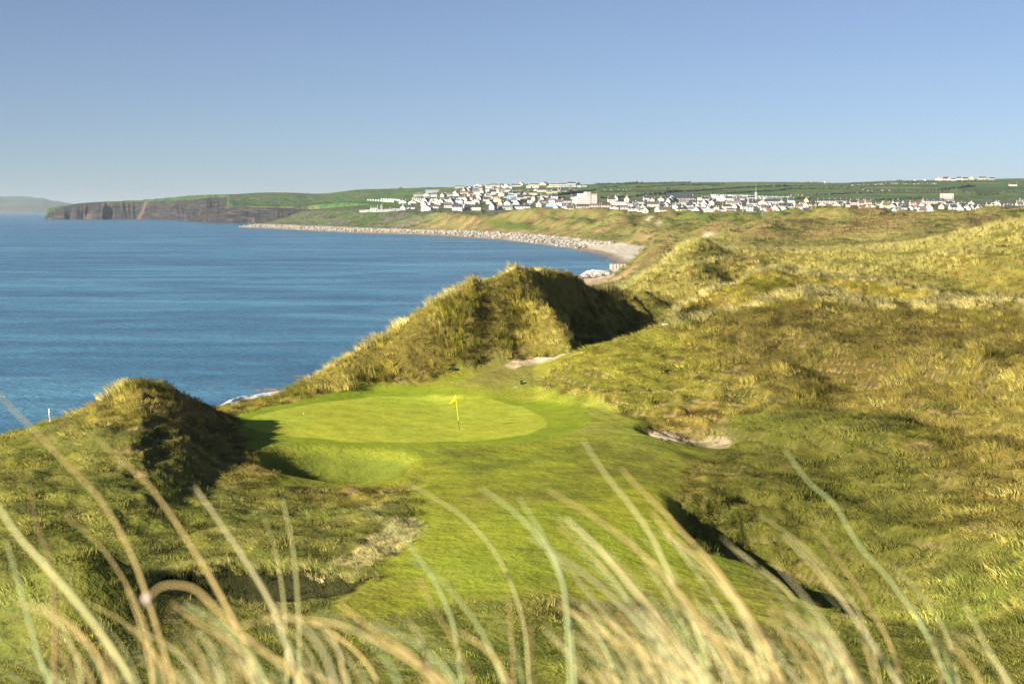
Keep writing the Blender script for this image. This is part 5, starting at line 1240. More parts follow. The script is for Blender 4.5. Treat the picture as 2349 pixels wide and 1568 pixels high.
# curved-roof hall
x, y, z, W, H = anchor(B_, 1160, 1650, 510, 610)
ha = empty('leisure_hall', (x, y, z), 0.05); tag(ha, 'low blue and white hall under a long curved grey roof', 'building')
M_metal = mat('grey_metal_roof', (0.30, 0.33, 0.36), 0.45, 0.4, 0.3); M_blue = mat('blue_cladding', (0.10, 0.30, 0.48), 0.6, 0.3); M_wh = mat('white_cladding', (0.78, 0.78, 0.76), 0.7, 0.2)
mb = MBox(); ns = 12; vs = []
for i in range(ns + 1):
    u = i / ns; xx = -W / 2 + W * u; zz = H * (.25 + .7 * math.sin(u * math.pi / 2 * 1.0) ** .9)
    vs += [(xx, -7.5, zz), (xx, 7.5, zz), (xx, -7.5, zz + .5), (xx, 7.5, zz + .5)]
for i in range(ns):
    k = 4 * i; mb.poly([], []); mb.f += [(k + 2, k + 3 - 0, k + 7, k + 6), (k, k + 4, k + 5, k + 1), (k, k + 2, k + 6, k + 4), (k + 1, k + 5, k + 7, k + 3)]; mb.m += [0] * 4
mb.v = vs
mb.f = [(a, d, c, b) for a, b, c, d in mb.f]
part(mb, 'curved_roof', M_metal, ha)
part(MBox().box(-W * .2, W * .48, -7, 7, -2, H * .28), 'blue_wall', M_blue, ha)
part(MBox().box(-W * .05, W * .48, -6.9, 6.9, H * .281, H * .74), 'white_wall', M_wh, ha)
part(MBox().box(0, W * .1, -7.05, -6.92, H * .45, H * .6), 'window', M_glass, ha); part(MBox().box(W * .17, W * .27, -7.05, -6.92, H * .45, H * .6), 'window', M_glass, ha)
# castle ruin
x, y, z, W, H = anchor(A_, 340, 370, 548, 660)
ru = MBox(); hh = H * 1.0
ru.poly([(-2.6, -1.2, -1), (2.2, -1.2, -1), (2.2, 1.2, -1), (-2.6, 1.2, -1), (-1.5, -1.0, hh * .7), (1.9, -1.0, hh * .55), (1.9, 1.0, hh * .55), (-1.5, 1.0, hh * .7), (-.6, -.8, hh), (1.0, -.8, hh * .93), (1.0, .8, hh * .93), (-.6, .8, hh)],
        [(0, 3, 2, 1), (0, 1, 5, 4), (1, 2, 6, 5), (2, 3, 7, 6), (3, 0, 4, 7), (4, 5, 9, 8), (5, 6, 10, 9), (6, 7, 11, 10), (7, 4, 8, 11), (8, 9, 10, 11)])
rz_ = bpy.data.objects.new('castle_ruin', ru.mesh('castle_ruin', M_cs)); COL.objects.link(rz_); rz_.location = (x, y, z)
tag(rz_, 'single tall jagged wall of a ruined castle above the caravans', 'ruin')
# blue-grey barns
def barn(zone, x0, x1, yt, yb_, lab, wc, rc_):
    x, y, z, W, H = anchor(zone, x0, x1, yt, yb_)
    t = empty('barn', (x, y, z), 0.06); tag(t, lab, 'barn')
    a = inst(walls_mesh(q1(W, 1), 14, q1(H * .6), q1(H * .4), 'gable'), 'wall', t); colr(a, wc)
    b = inst(roof_mesh(q1(W, 1), 14, q1(H * .6), q1(H * .4), 'gable'), 'roof', t); colr(b, rc_)
barn(A_, 1735, 1915, 180, 218, 'long shed with green roof on the crest left of the hill street', (0.42, 0.40, 0.34), (0.10, 0.20, 0.17))
barn(A_, 1185, 1435, 280, 330, 'large shed with shiny blue grey roof above the beige houses', (0.36, 0.33, 0.28), (0.30, 0.36, 0.45))
# radio mast
x, y, z, W, H = anchor(D_, 570, 585, 140, 520)
ms = empty('radio_mast', (x, y, z)); tag(ms, 'tall thin grey radio mast with aerials rising from the village', 'mast')
M_st = mat('galvanised_steel', (0.30, 0.31, 0.33), 0.5, 0.4, 0.5)
def tube_mesh(name, pts, rad, m_, seg=8):
    bm = bmesh.new(); rings = []
    for i, p_ in enumerate(pts):
        p_ = Vector(p_); d = (Vector(pts[min(i + 1, len(pts) - 1)]) - Vector(pts[max(i - 1, 0)])).normalized()
        ax = d.orthogonal().normalized(); ay = d.cross(ax); r_ = rad[i] if isinstance(rad, (list, tuple)) else rad
        rings.append([bm.verts.new(p_ + (ax * math.cos(t * 2 * math.pi / seg) + ay * math.sin(t * 2 * math.pi / seg)) * r_) for t in range(seg)])
    for a, b in zip(rings[:-1], rings[1:]):
        for i in range(seg): bm.faces.new((a[i], a[(i + 1) % seg], b[(i + 1) % seg], b[i]))
    bm.faces.new(list(reversed(rings[0]))); bm.faces.new(rings[-1])
    me = bpy.data.meshes.new(name); bm.to_mesh(me); bm.free(); me.materials.append(m_); return me
inst(tube_mesh('pole', [(0, 0, -1), (0, 0, H * .55), (0, 0, H * .98)], [.6, .4, .15], M_st), 'pole', ms)
for k, (fx_, fz) in enumerate(((-1, .40), (1, .40), (-1, .48), (1, .48), (0, .44))):
    inst(MBox().box(-.25, .25, -.15, .15, -1.3, 1.3).mesh('aerial', M_wh), 'aerial', ms, (fx_ * 1.2, -.6 if fx_ == 0 else 0, H * fz))
# telegraph poles
M_pole = mat('weathered_wood', (0.22, 0.19, 0.16), 0.9, 0.1)
tp_me = tube_mesh('pole', [(0, 0, -.5), (0, 0, 9)], [.22, .16], M_pole, 6); ca_me = MBox().box(-1, 1, -.09, .09, -.08, .08).mesh('crossarm', M_pole)
POLES = [(C_, 410, 320, 400), (C_, 740, 325, 430), (C_, 895, 330, 420), (C_, 1080, 320, 410), (C_, 1090, 540, 650), (C_, 1710, 590, 710), (C_, 2260, 520, 620), (D_, 180, 570, 650), (D_, 225, 590, 680), (D_, 285, 600, 690), (D_, 445, 580, 700), (D_, 540, 590, 700), (D_, 650, 630, 710), (D_, 815, 600, 700), (D_, 960, 590, 690), (D_, 1235, 590, 770), (D_, 2185, 565, 660), (E_, 885, 440, 540), (E_, 1050, 450, 535), (E_, 1180, 440, 510), (E_, 2010, 430, 540), (E_, 2235, 450, 540), (B_, 1300, 150, 250), (B_, 2168, 240, 330), (B_, 80, 120, 190)]
for k, (zn, zx, yt, yb_) in enumerate(POLES):
    px, py = T(zn, zx, yb_); h = town_hit(px, py)
    if not h: continue
    t = empty('telegraph_pole', h); inst(tp_me, 'pole', t); inst(ca_me, 'crossarm', t, (0, 0, 8.3))
    tag(t, 'slim wooden telegraph pole standing among the village houses', 'pole', 'telegraph poles in the village')

# house labels: look first, then the nearest landmark, then rank
LAND = [(870, 'by the castle ruin'), (960, 'above the middle caravans'), (1100, 'by the steep hill street'), (1190, 'on the hill street\'s right'), (1265, 'left of the curved hall'), (1350, 'by the banded tower block'), (1440, 'between tower block and church'), (1560, 'near the church'), (1660, 'just right of the church'), (1735, 'around the radio mast'), (1850, 'right of the mast'), (1960, 'in the dense middle rows'), (2060, 'in the packed right rows'), (2165, 'by the beige hall'), (2260, 'right of the beige hall'), (2360, 'at the right edge')]
ORD = ['', 'second ', 'third ', 'fourth ', 'fifth ', 'sixth ', 'seventh ', 'eighth ', 'ninth ', 'tenth ', 'eleventh ', 'twelfth ', 'thirteenth ', 'fourteenth ']
groups = {}
for h in HOUSES:
    pyy = 784 - ((zat(h['x'], h['y']) - EYE) * CP + h['y'] * SP) / K / (h['y'] * CP + (EYE - zat(h['x'], h['y'])) * SP)
    lm_ = min(LAND, key=lambda t: abs(t[0] - h['px']))[1]
    row = 'on the skyline' if h['y'] > 3150 else ('in the front row' if h['y'] < 1950 else ('in the middle rows' if h['y'] < 2350 else 'up the slope'))
    kd = {'gable': 'gabled', 'hip': 'hip roofed', 'flat': 'flat roofed'}[h['kind']]
    extra = ' with dormers' if h['dorm'] else ''
    size = 'long ' if h['L'] > 17 else ''
    base = '%s%s %s house%s, %s roof, %s, %s' % (size, h['wall'], kd, extra, h['roof'], row, lm_)
    if h['wall'] == h['roof']: base = base.replace(', %s roof' % h['roof'], ', same coloured roof')
    groups.setdefault(base, []).append(h)
for base, hs_ in groups.items():
    hs_.sort(key=lambda h: h['px'])
    for i, h in enumerate(hs_):
        lab = base if len(hs_) == 1 else (ORD[i] if i else 'first ') + base
        if len(hs_) > 1: lab = lab + ' (from left)' if len(lab.split()) <= 14 else lab
        tag(h['o'], ' '.join(lab.split()[:16]), 'house', 'houses of the seaside village')

# ------------------------------------------------------------------ hedges, bushes and animals on the hill
M_hedge = mat('hedge_leaves', (0.035, 0.05, 0.022), 0.9, 0.1); q = NB(M_hedge)
q.l(q.ramp(q.noise(q.pos(), 0.25, 3), [(0.3, (0.03, 0.045, 0.02)), (0.7, (0.085, 0.10, 0.045))]), q.b.inputs['Base Color'])
ico = bmesh.new(); bmesh.ops.create_icosphere(ico, subdivisions=1, radius=1)
IV = np.array([v.co[:] for v in ico.verts]); IF = [tuple(v.index for v in f_.verts) for f_ in ico.faces]; ico.free()
def clumps(name, centres, sizes, m_, seed=0):
    r = np.random.RandomState(seed); V = []; Fc = []
    for c_, s_ in zip(centres, sizes):
        b = len(V); d = 1 + r.uniform(-.3, .3, len(IV))
        V += [tuple(np.array(c_) + IV[i] * s_ * d[i]) for i in range(len(IV))]
        Fc += [tuple(i + b for i in f_) for f_ in IF]
    return mesh_obj(name, V, Fc, m_)
def hedge(pts, lab, h=(1.6, 3.2), gapf=0.0, seed=1):
    r = random.Random(seed); cs = []; sz = []
    n_ = 0
    for (a, b) in zip(pts[:-1], pts[1:]):
        ha_, hb_ = town_hit(*a), town_hit(*b)
        if not ha_ or not hb_: continue
        m_ = int(math.dist(ha_[:2], hb_[:2]) / 4.0) + 1
        for i in range(min(m_, 260)):
            if r.random() < gapf: continue
            u = i / m_; x = ha_[0] * (1 - u) + hb_[0] * u + r.uniform(-1.2, 1.2); y = ha_[1] * (1 - u) + hb_[1] * u + r.uniform(-2, 2)
            s_ = 0.8 * r.uniform(*h) * (1 + 0.8 * max(0, math.sin(x / 37 + seed)) ** 4)
            cs.append((x, y, float(zat(x, y)) + s_ * .5)); sz.append((r.uniform(2.4, 3.4), 2.0, s_))
    if not cs: return
    o = clumps('hedge', cs, sz, M_hedge, seed); tag(o, lab, 'hedge', 'field hedges on the hill')
def zt(zone, *pts): return [T(zone, *p_) for p_ in pts]
hedge(zt(A_, (0, 262), (300, 250), (520, 248)), 'dark hedge along the skyline left of the village')
hedge(zt(A_, (0, 335), (160, 325)), 'short thick hedge at the left of the clifftop field', seed=2)
hedge(zt(A_, (170, 318), (450, 300), (740, 275)), 'thick dark hedge crossing the clifftop field', (2.5, 4), seed=3)
hedge(zt(A_, (980, 240), (1300, 232), (1700, 220)), 'thin hedge on the crest left of the green roofed shed', seed=4)
hedge(zt(B_, (1470, 388), (1700, 370), (2040, 320), (2260, 285)), 'thick hedge climbing behind the banded tower block', (2.5, 4), seed=5)
hedge(zt(C_, (20, 175), (600, 165), (1200, 150), (1700, 140)), 'long hedge just under the hilltop houses', seed=6)
hedge(zt(C_, (0, 232), (360, 228)), 'hedge below the top field, left piece', seed=7)
hedge(zt(C_, (650, 230), (1230, 208)), 'hedge below the top field, dark middle piece', seed=8)
hedge(zt(C_, (1250, 205), (1800, 190), (2349, 178)), 'hedge under the pale skyline fields', seed=9)
hedge(zt(C_, (400, 245), (1300, 250), (2100, 265)), 'low gappy brownish hedge across the middle field', (.8, 1.6), .3, 10)
hedge(zt(C_, (0, 322), (500, 318), (1150, 325)), 'hedge with small trees behind the back rows', seed=11)
hedge(zt(C_, (1090, 360), (1300, 330), (1800, 300), (2349, 262)), 'long dark hedge rising right from behind the church', (2.4, 4), seed=12)
hedge(zt(C_, (0, 440), (640, 412), (850, 380), (1240, 372)), 'hedge directly behind the terraces left of the church', (2.4, 4), seed=13)
hedge(zt(C_, (1760, 355), (2170, 355)), 'short hedge right of the church roof', seed=14)
hedge(zt(D_, (0, 262), (400, 235), (880, 215)), 'hedge left of the pale farm track', (2.4, 4), seed=15)
hedge(zt(D_, (940, 225), (1500, 215), (2349, 225)), 'hedge under the wooded crest', (2.4, 4), seed=16)
hedge(zt(D_, (0, 350), (500, 325), (1140, 285)), 'hedge above the back caravans', (2.2, 3.6), seed=17)
hedge(zt(D_, (1140, 268), (1700, 260), (2349, 262)), 'dark hedge across the middle of the right hill', (2.2, 4), seed=18)
hedge(zt(D_, (1320, 300), (1560, 350), (1700, 385)), 'hedge beside the brown lane coming down the hill', seed=19)
hedge(zt(D_, (1620, 372), (2000, 368), (2349, 350)), 'hedge over the big bright field', (2.2, 3.6), seed=20)
hedge(zt(D_, (700, 385), (1400, 380)), 'low hedge behind the cattle pens', (1.2, 2), .2, 21)
hedge(zt(D_, (1100, 460), (1400, 452), (1730, 440)), 'hedge behind the terrace of grey houses', (2.4, 3.4), seed=22)
hedge(zt(D_, (1100, 130), (1500, 150), (1900, 175)), 'wooded bank on the crest', (2.5, 4.5), seed=23)
hedge(zt(D_, (1500, 175), (1800, 185), (2050, 200)), 'second wooded bank below the crest', (2.5, 4), seed=24)
hedge(zt(E_, (0, 165), (500, 150), (1000, 150), (1600, 135), (2349, 130)), 'thick hedge above the sheep field', (2, 4), seed=25)
hedge(zt(E_, (400, 120), (900, 108), (1500, 95), (1620, 95)), 'tree belt along the right skyline', (2.5, 4.5), seed=26)
hedge(zt(E_, (0, 258), (300, 262), (600, 275)), 'hedge between sheep and cattle', seed=27)
hedge(zt(E_, (0, 350), (500, 342), (950, 340)), 'hedge below the cattle field', (2.4, 4), seed=28)
hedge(zt(E_, (950, 325), (1400, 335), (1900, 345), (2349, 380)), 'broad hedge above the beige hall', (3, 6), seed=29)
hedge(zt(E_, (1450, 320), (1800, 270), (2349, 215)), 'hedge climbing to the right edge', (3, 5), seed=30)
hedge(zt(E_, (460, 470), (900, 460), (1400, 440)), 'hedge closing the big bright field', (2, 3.4), seed=31)
hedge(zt(E_, (1700, 145), (2349, 135), (3200, 140)), 'hedge below the houses on the right crest', (2.4, 4), seed=32)
hedge(zt(E_, (2349, 380), (2800, 370), (3300, 400)), 'long hedge at the right edge above the last houses', (2.4, 4), seed=33)
for k_, (zn, pts_) in enumerate(((A_, [(900, 560), (1130, 560)]), (A_, [(1040, 540), (1130, 560)]), (A_, [(1560, 560), (1680, 580)]), (A_, [(1930, 400), (2060, 440)]), (A_, [(2000, 360), (2100, 330)]), (B_, [(330, 330), (440, 300)]), (B_, [(330, 290), (700, 290)]), (B_, [(1100, 530), (1170, 560)]), (B_, [(980, 455), (1400, 450)]), (B_, [(1500, 440), (1850, 440)]), (C_, [(1380, 560), (1530, 560)]), (C_, [(2200, 600), (2349, 610)]), (C_, [(640, 480), (900, 485)]), (D_, [(150, 650), (430, 655)]), (D_, [(430, 655), (700, 660)]), (D_, [(700, 650), (1050, 655)]), (D_, [(300, 590), (430, 590)]), (D_, [(1050, 470), (1270, 500)]), (E_, [(400, 560), (480, 590)]), (E_, [(1780, 620), (2250, 640)]), (E_, [(2160, 560), (2260, 600)]))):
    hedge(zt(zn, *pts_), ('clipped garden hedge between the houses, %s' % ('left half of the village' if zn < C_ else 'right half of the village')), (1.2, 2.6), .15, 60 + k_)
# trees between the houses
def bush(zone, zx, zy, wz, hz, lab):
    px, py = T(zone, zx, zy); h = town_hit(px, py)
    if not h: return
    W = wz * .12207 * K * h[1]; H = hz * .12207 * K * h[1]
    t = empty('tree', h); tag(t, lab, 'tree', 'dark trees in and behind the village')
    r = random.Random(int(zx)); cs = []; sz = []
    for _ in range(26):
        a, e = r.uniform(0, 6.28), r.random(); rr = math.sqrt(r.random()) * .42
        zz = H * r.uniform(.3, .85); k_ = math.sqrt(max(0.05, 1 - ((zz / H - .45) / .55) ** 2))
        cs.append((math.cos(a) * rr * W * k_, math.sin(a) * rr * W * k_, zz)); s_ = r.uniform(.10, .19) * min(W, H * 1.6); sz.append((s_, s_, s_ * .8))
    c_ = clumps('crown', cs, sz, M_hedge, int(zx)); c_.parent = t
    inst(tube_mesh('trunk', [(0, 0, -.5), (0.1, 0, H * .25), (0, 0, H * .6)], [.35, .28, .15], M_pole, 6), 'trunk', t)
for b_ in ((A_, 830, 410, 130, 28, 'dark bushy tree behind the seaward caravans'), (A_, 2080, 315, 90, 40, 'dark tree in the hill street gardens'), (A_, 2240, 560, 60, 30, 'small tree among the left houses'),
           (B_, 900, 520, 170, 75, 'broad dark tree before the terraces'), (B_, 500, 205, 100, 45, 'round tree on the hilltop left of the cream gable'), (B_, 970, 195, 60, 25, 'small round tree between hilltop houses'), (B_, 2300, 185, 180, 40, 'dark tree group right of the hilltop houses'), (B_, 1940, 185, 100, 45, 'dark tree right of the white bungalow'),
           (C_, 1710, 130, 70, 40, 'lone round tree on the skyline'), (C_, 1435, 132, 40, 24, 'small tree left of the red shed'), (C_, 1575, 128, 30, 44, 'narrow tree right of the red shed'),
           (E_, 1690, 615, 130, 110, 'large dark tree before the beige hall'), (E_, 1555, 610, 90, 75, 'smaller dark tree left of the large one'), (E_, 2080, 610, 130, 50, 'low tree at the white house row'), (E_, 2280, 610, 150, 70, 'dark spreading tree near the right rows'), (E_, 215, 255, 110, 50, 'round tree in the hedge under the sheep'), (E_, 460, 515, 60, 35, 'little tree behind the cream terrace'), (E_, 820, 580, 110, 60, 'brownish tree right of the pink gable')):
    bush(*b_)
# cattle and sheep: body, head, legs in one small mesh
def animal_mesh(name, m_, s_):
    b = MBox()
    pr_ = [(-1.1, .75, .30), (-.9, 1.0, .42), (-.2, 1.05, .46), (.5, 1.05, .42), (.9, 1.15, .34), (1.2, 1.35, .22)]
    bm = bmesh.new(); rings = []
    for x_, z_, r_ in pr_: rings.append([bm.verts.new((x_ * s_, math.cos(t * math.pi / 3) * r_ * .75 * s_, (z_ + math.sin(t * math.pi / 3) * r_) * s_)) for t in range(6)])
    for a, b2 in zip(rings[:-1], rings[1:]):
        for i in range(6): bm.faces.new((a[i], a[(i + 1) % 6], b2[(i + 1) % 6], b2[i]))
    bm.faces.new(list(reversed(rings[0]))); bm.faces.new(rings[-1])
    for lx, ly in ((-.85, -.22), (-.85, .22), (.75, -.22), (.75, .22)):
        bmesh.ops.create_cone(bm, segments=5, radius1=.07 * s_, radius2=.12 * s_, depth=.85 * s_, cap_ends=True, matrix=Matrix.Translation((lx * s_, ly * s_, .40 * s_)))
    bmesh.ops.create_cone(bm, segments=6, radius1=.20 * s_, radius2=.11 * s_, depth=.55 * s_, cap_ends=True, matrix=Matrix.Translation((1.42 * s_, 0, 1.25 * s_)) @ Matrix.Rotation(1.9, 4, 'Y'))
    me = bpy.data.meshes.new(name); bm.to_mesh(me); bm.free(); me.materials.append(m_); return me
M_cow = paint('cattle_hide'); cow_me = animal_mesh('cow', M_cow, 1.15); sheep_me = animal_mesh('sheep', M_cow, .85)
def herd(zone, spots, me, nm, lab, grp, cols):
    for zx, zy in spots:
        h = town_hit(*T(zone, zx, zy))
        if not h: continue
        o = inst(me, nm, None, h, rnd.uniform(0, 6.28)); colr(o, rnd.choice(cols)); tag(o, lab, nm, grp)
herd(C_, [(90, 280), (125, 282), (175, 278), (205, 286), (240, 300), (290, 298), (355, 288), (405, 284), (435, 282), (468, 272), (500, 284), (560, 272)], cow_me, 'cow', 'black or white cow grazing in the field above the left terraces', 'cows above the left terraces', [(.03, .03, .03), (.7, .68, .62)])
herd(E_, [(80, 295), (130, 318), (235, 308), (245, 285), (305, 295), (335, 302), (415, 310), (505, 308), (525, 290), (565, 298), (600, 296), (630, 302), (690, 308), (740, 300), (790, 312), (870, 315), (890, 330)], cow_me, 'cow', 'dark or pale cow in the field under the sheep', 'cows under the sheep field', [(.03, .03, .03), (.22, .07, .03), (.7, .68, .62)])
sr = random.Random(5)
herd(E_, [(sr.uniform(30, 1600), 0) for _ in range(0)] + [(x_, 150 + sr.uniform(0, 28) + max(0, (800 - x_)) * .045) for x_ in (sr.uniform(20, 1620) for _ in range(90))], sheep_me, 'sheep', 'small pale sheep grazing on the high right field', 'sheep on the high right field', [(.72, .62, .50), (.65, .55, .45)])
herd(D_, [(1200, 400), (1240, 395), (1290, 392), (1330, 388), (1375, 385), (1410, 385), (1450, 395)], cow_me, 'cow', 'brown or white cow by the hedge under the farm lane', 'cows under the farm lane', [(.25, .09, .04), (.7, .68, .62)])
print('houses', len(HOUSES), 'caravans', ncv[0])

# ------------------------------------------------------------------ things on and around the green
M_yel = mat('yellow_flag_cloth', (0.95, 0.72, 0.01), 0.6, 0.2); M_ypole = mat('yellow_pole_paint', (0.80, 0.60, 0.03), 0.4, 0.4)
M_dark = mat('dark_green_plastic', (0.015, 0.035, 0.025), 0.5, 0.4); M_white = mat('white_paint', (0.82, 0.80, 0.80), 0.5, 0.3); M_org = mat('orange_print', (0.65, 0.22, 0.02), 0.7, 0.1)
h = hit(1054.6, 988.6, 70, 110); fx_, fy_, fz_ = h
tx, _, tz = P(1044.8, 906.5, fy_)
fs = empty('flagstick', (fx_, fy_, fz_)); tag(fs, 'yellow flagstick with a limp yellow flag standing in the green', 'flag')
dxp, hp_ = tx - fx_, tz - fz_
inst(tube_mesh('upper_pole', [(dxp * .30, 0, hp_ * .30), (dxp, 0, hp_)], .019, M_ypole), 'upper_pole', fs)
inst(tube_mesh('lower_pole', [(0, 0, -.1), (dxp * .30, 0, hp_ * .30)], .017, M_dark), 'lower_pole', fs)
inst(tube_mesh('pole_tip', [(dxp, 0, hp_), (dxp * 1.01, 0, hp_ * 1.012)], [.022, .012], M_white), 'pole_tip', fs)
# triangular hanging flag: pole edge from top to 0.38 m below, tip out to the left
fa_, fb_, fcn = Vector((dxp, 0, hp_)), Vector((dxp * .82, 0, hp_ - .385)), None
k_ = K * fy_
tip = Vector((P(1030, 925.5, fy_)[0] - fx_, -.05, P(1030, 925.5, fy_)[2] - fz_))
N_ = 8; V = []; Fc = []
for i in range(N_ + 1):
    for j in range(N_ + 1 - i):
        a = i / N_; b_ = j / N_; p_ = fa_ * (1 - a - b_) + tip * a + fb_ * b_
        V.append(p_ + Vector((0, .05 * math.sin(a * 5 + b_ * 3) * a, -.03 * math.sin(a * 3.14) * (1 - b_))))
def fi_(i, j): return sum(N_ + 1 - q_ for q_ in range(i)) + j
for i in range(N_):
    for j in range(N_ - i):
        Fc.append((fi_(i, j), fi_(i, j + 1), fi_(i + 1, j)))
        if j < N_ - i - 1: Fc.append((fi_(i, j + 1), fi_(i + 1, j + 1), fi_(i + 1, j)))
flag = mesh_obj('flag', V, Fc, M_yel, fs, True)
md = flag.modifiers.new('thick', 'SOLIDIFY'); md.thickness = 0.006
ce = (fa_ + tip + fb_ * 1.2) / 3.2
em = mesh_obj('emblem', [ce + Vector((x_, -.075, z_)) for x_, z_ in ((-.11, -.04), (-.055, -.085), (.01, -.06), (.035, .0), (.05, .06), (.015, .045), (-.01, .0), (-.045, -.02))], [(0, 1, 2, 3, 4, 5, 6, 7)], M_org, flag)
# cup
cup = bpy.data.objects.new('hole_cup', tube_mesh('cup', [(0, 0, -.1), (0, 0, .012)], .054, M_white, 16)); COL.objects.link(cup); cup.location = (fx_, fy_, fz_); tag(cup, 'white rimmed hole at the foot of the flagstick', 'hole')
# golf ball
h = hit(697, 949, 70, 110)
bm = bmesh.new(); bmesh.ops.create_icosphere(bm, subdivisions=3, radius=.034); me = bpy.data.meshes.new('ball')
for f_ in bm.faces: f_.smooth = True
bm.to_mesh(me); bm.free(); me.materials.append(M_white)
o = inst(me, 'golf_ball', None, (h[0], h[1], h[2] + .03)); tag(o, 'small white golf ball lying on the left of the green', 'ball')
# white stake on the left skyline
bx_, by_, bz_ = P(117, 974, 73.5); tx_, ty_, tz_ = P(112.5, 937, 73.5)
sk = empty('marker_stake', (bx_, by_, bz_)); tag(sk, 'white marker stake leaning on the seaward bank', 'stake')
inst(tube_mesh('post', [(0, 0, -.5), (tx_ - bx_, 0, tz_ - bz_)], .042, M_white), 'post', sk)
M_pinkp = mat('faded_pink_paint', (0.75, 0.35, 0.38), 0.6, 0.2)
inst(MBox().box(-.012, .012, -.05, -.043, .25, (tz_ - bz_) * .8).mesh('stripe', M_pinkp), 'stripe', sk, ((tx_ - bx_) * .4 - .03, 0, 0))
# green and white sign on the crest
sx_, sy_, sz_ = P(1524.5, 757, 111.5)
sg = empty('notice_sign', (sx_, sy_, sz_)); tag(sg, 'small green edged sign with white lines of writing on the right crest', 'sign')
M_sg = mat('sign_green', (0.02, 0.22, 0.10), 0.5, 0.3)
bw, bh = 18 * K * 113, 14 * K * 113
def sp(mb, nm_, m_): return part(mb, nm_, m_, sg)
sp(MBox().box(-bw / 2, bw / 2, -.02, .02, .05, .05 + bh), 'board', M_sg)
sp(MBox().box(-bw * .36, bw * .34, -.03, -.022, .05 + bh * .56, .05 + bh * .96), 'text_line', M_white)
sp(MBox().box(-bw * .36, bw * .32, -.03, -.022, .05 + bh * .06, .05 + bh * .46), 'text_line', M_white)
for i in range(6):
    sp(MBox().box(-bw * .32 + i * bw * .11, -bw * .32 + i * bw * .11 + .012, -.036, -.031, .05 + bh * .60, .05 + bh * .72), 'letter', M_sg)
sp(MBox().box(-bw * .4, -bw * .34, .021, .06, -.9, bh), 'post', M_dark); sp(MBox().box(bw * .34, bw * .4, .021, .06, -.9, bh), 'post', M_dark)
# small dark boxes by the back of the green
def small_box(px, py, w_, d_, h_, lab, nm_, m_, cat):
    h = hit(px, py, 85, 130); k = .01
    t = empty(nm_, h); tag(t, lab, cat)
    bm = bmesh.new(); bmesh.ops.create_cube(bm, size=1)
    for v in bm.verts: v.co = Vector((v.co.x * w_, v.co.y * d_, (v.co.z + .5) * h_))
    bmesh.ops.bevel(bm, geom=bm.edges[:], offset=.02, segments=2, affect='EDGES')
    me = bpy.data.meshes.new('case'); bm.to_mesh(me); bm.free(); me.materials.append(m_); inst(me, 'case', t, (0, 0, -.02))
    inst(MBox().box(-w_ * .42, w_ * .42, -d_ * .42, d_ * .42, 0, .03).mesh('lid', m_), 'lid', t, (0, 0, h_ - .018))
small_box(1196, 881, .17, .15, .27, 'small black box standing where the path meets the green', 'litter_box', M_dark, 'box')
small_box(1039, 848, .34, .2, .16, 'low dark metal box in the grass at the foot of the dune', 'irrigation_box', M_dark, 'box')
small_box(1183, 889, .35, .04, .05, 'thin pale green hose lying on the grass near the black box', 'hose', mat('pale_green_plastic', (0.25, .55, .4), .6, .2), 'hose')
# fence posts above the far beach
ps = 0
for zx, zy, hp2 in ((810, 110, 20), (910, 115, 20), (965, 130, 18), (1187, 170, 35), (1300, 195, 30), (1455, 180, 28), (2045, 225, 26), (2092, 205, 26), (2007, 262, 26)):
    px, py = 1233 + zx * .12207, 533.4 + zy * .12207
    h = hit(px, py, 400, 1400)
    if not h: continue
    hh = max(1.3, hp2 * .12207 * K * h[1])
    o = inst(tube_mesh('post', [(0, 0, -.3), (0, 0, hh)], .12, M_pole, 6), 'fence_post', None, h); tag(o, 'pale wooden fence post on the bank above the shingle beach', 'post', 'fence posts above the shingle beach')
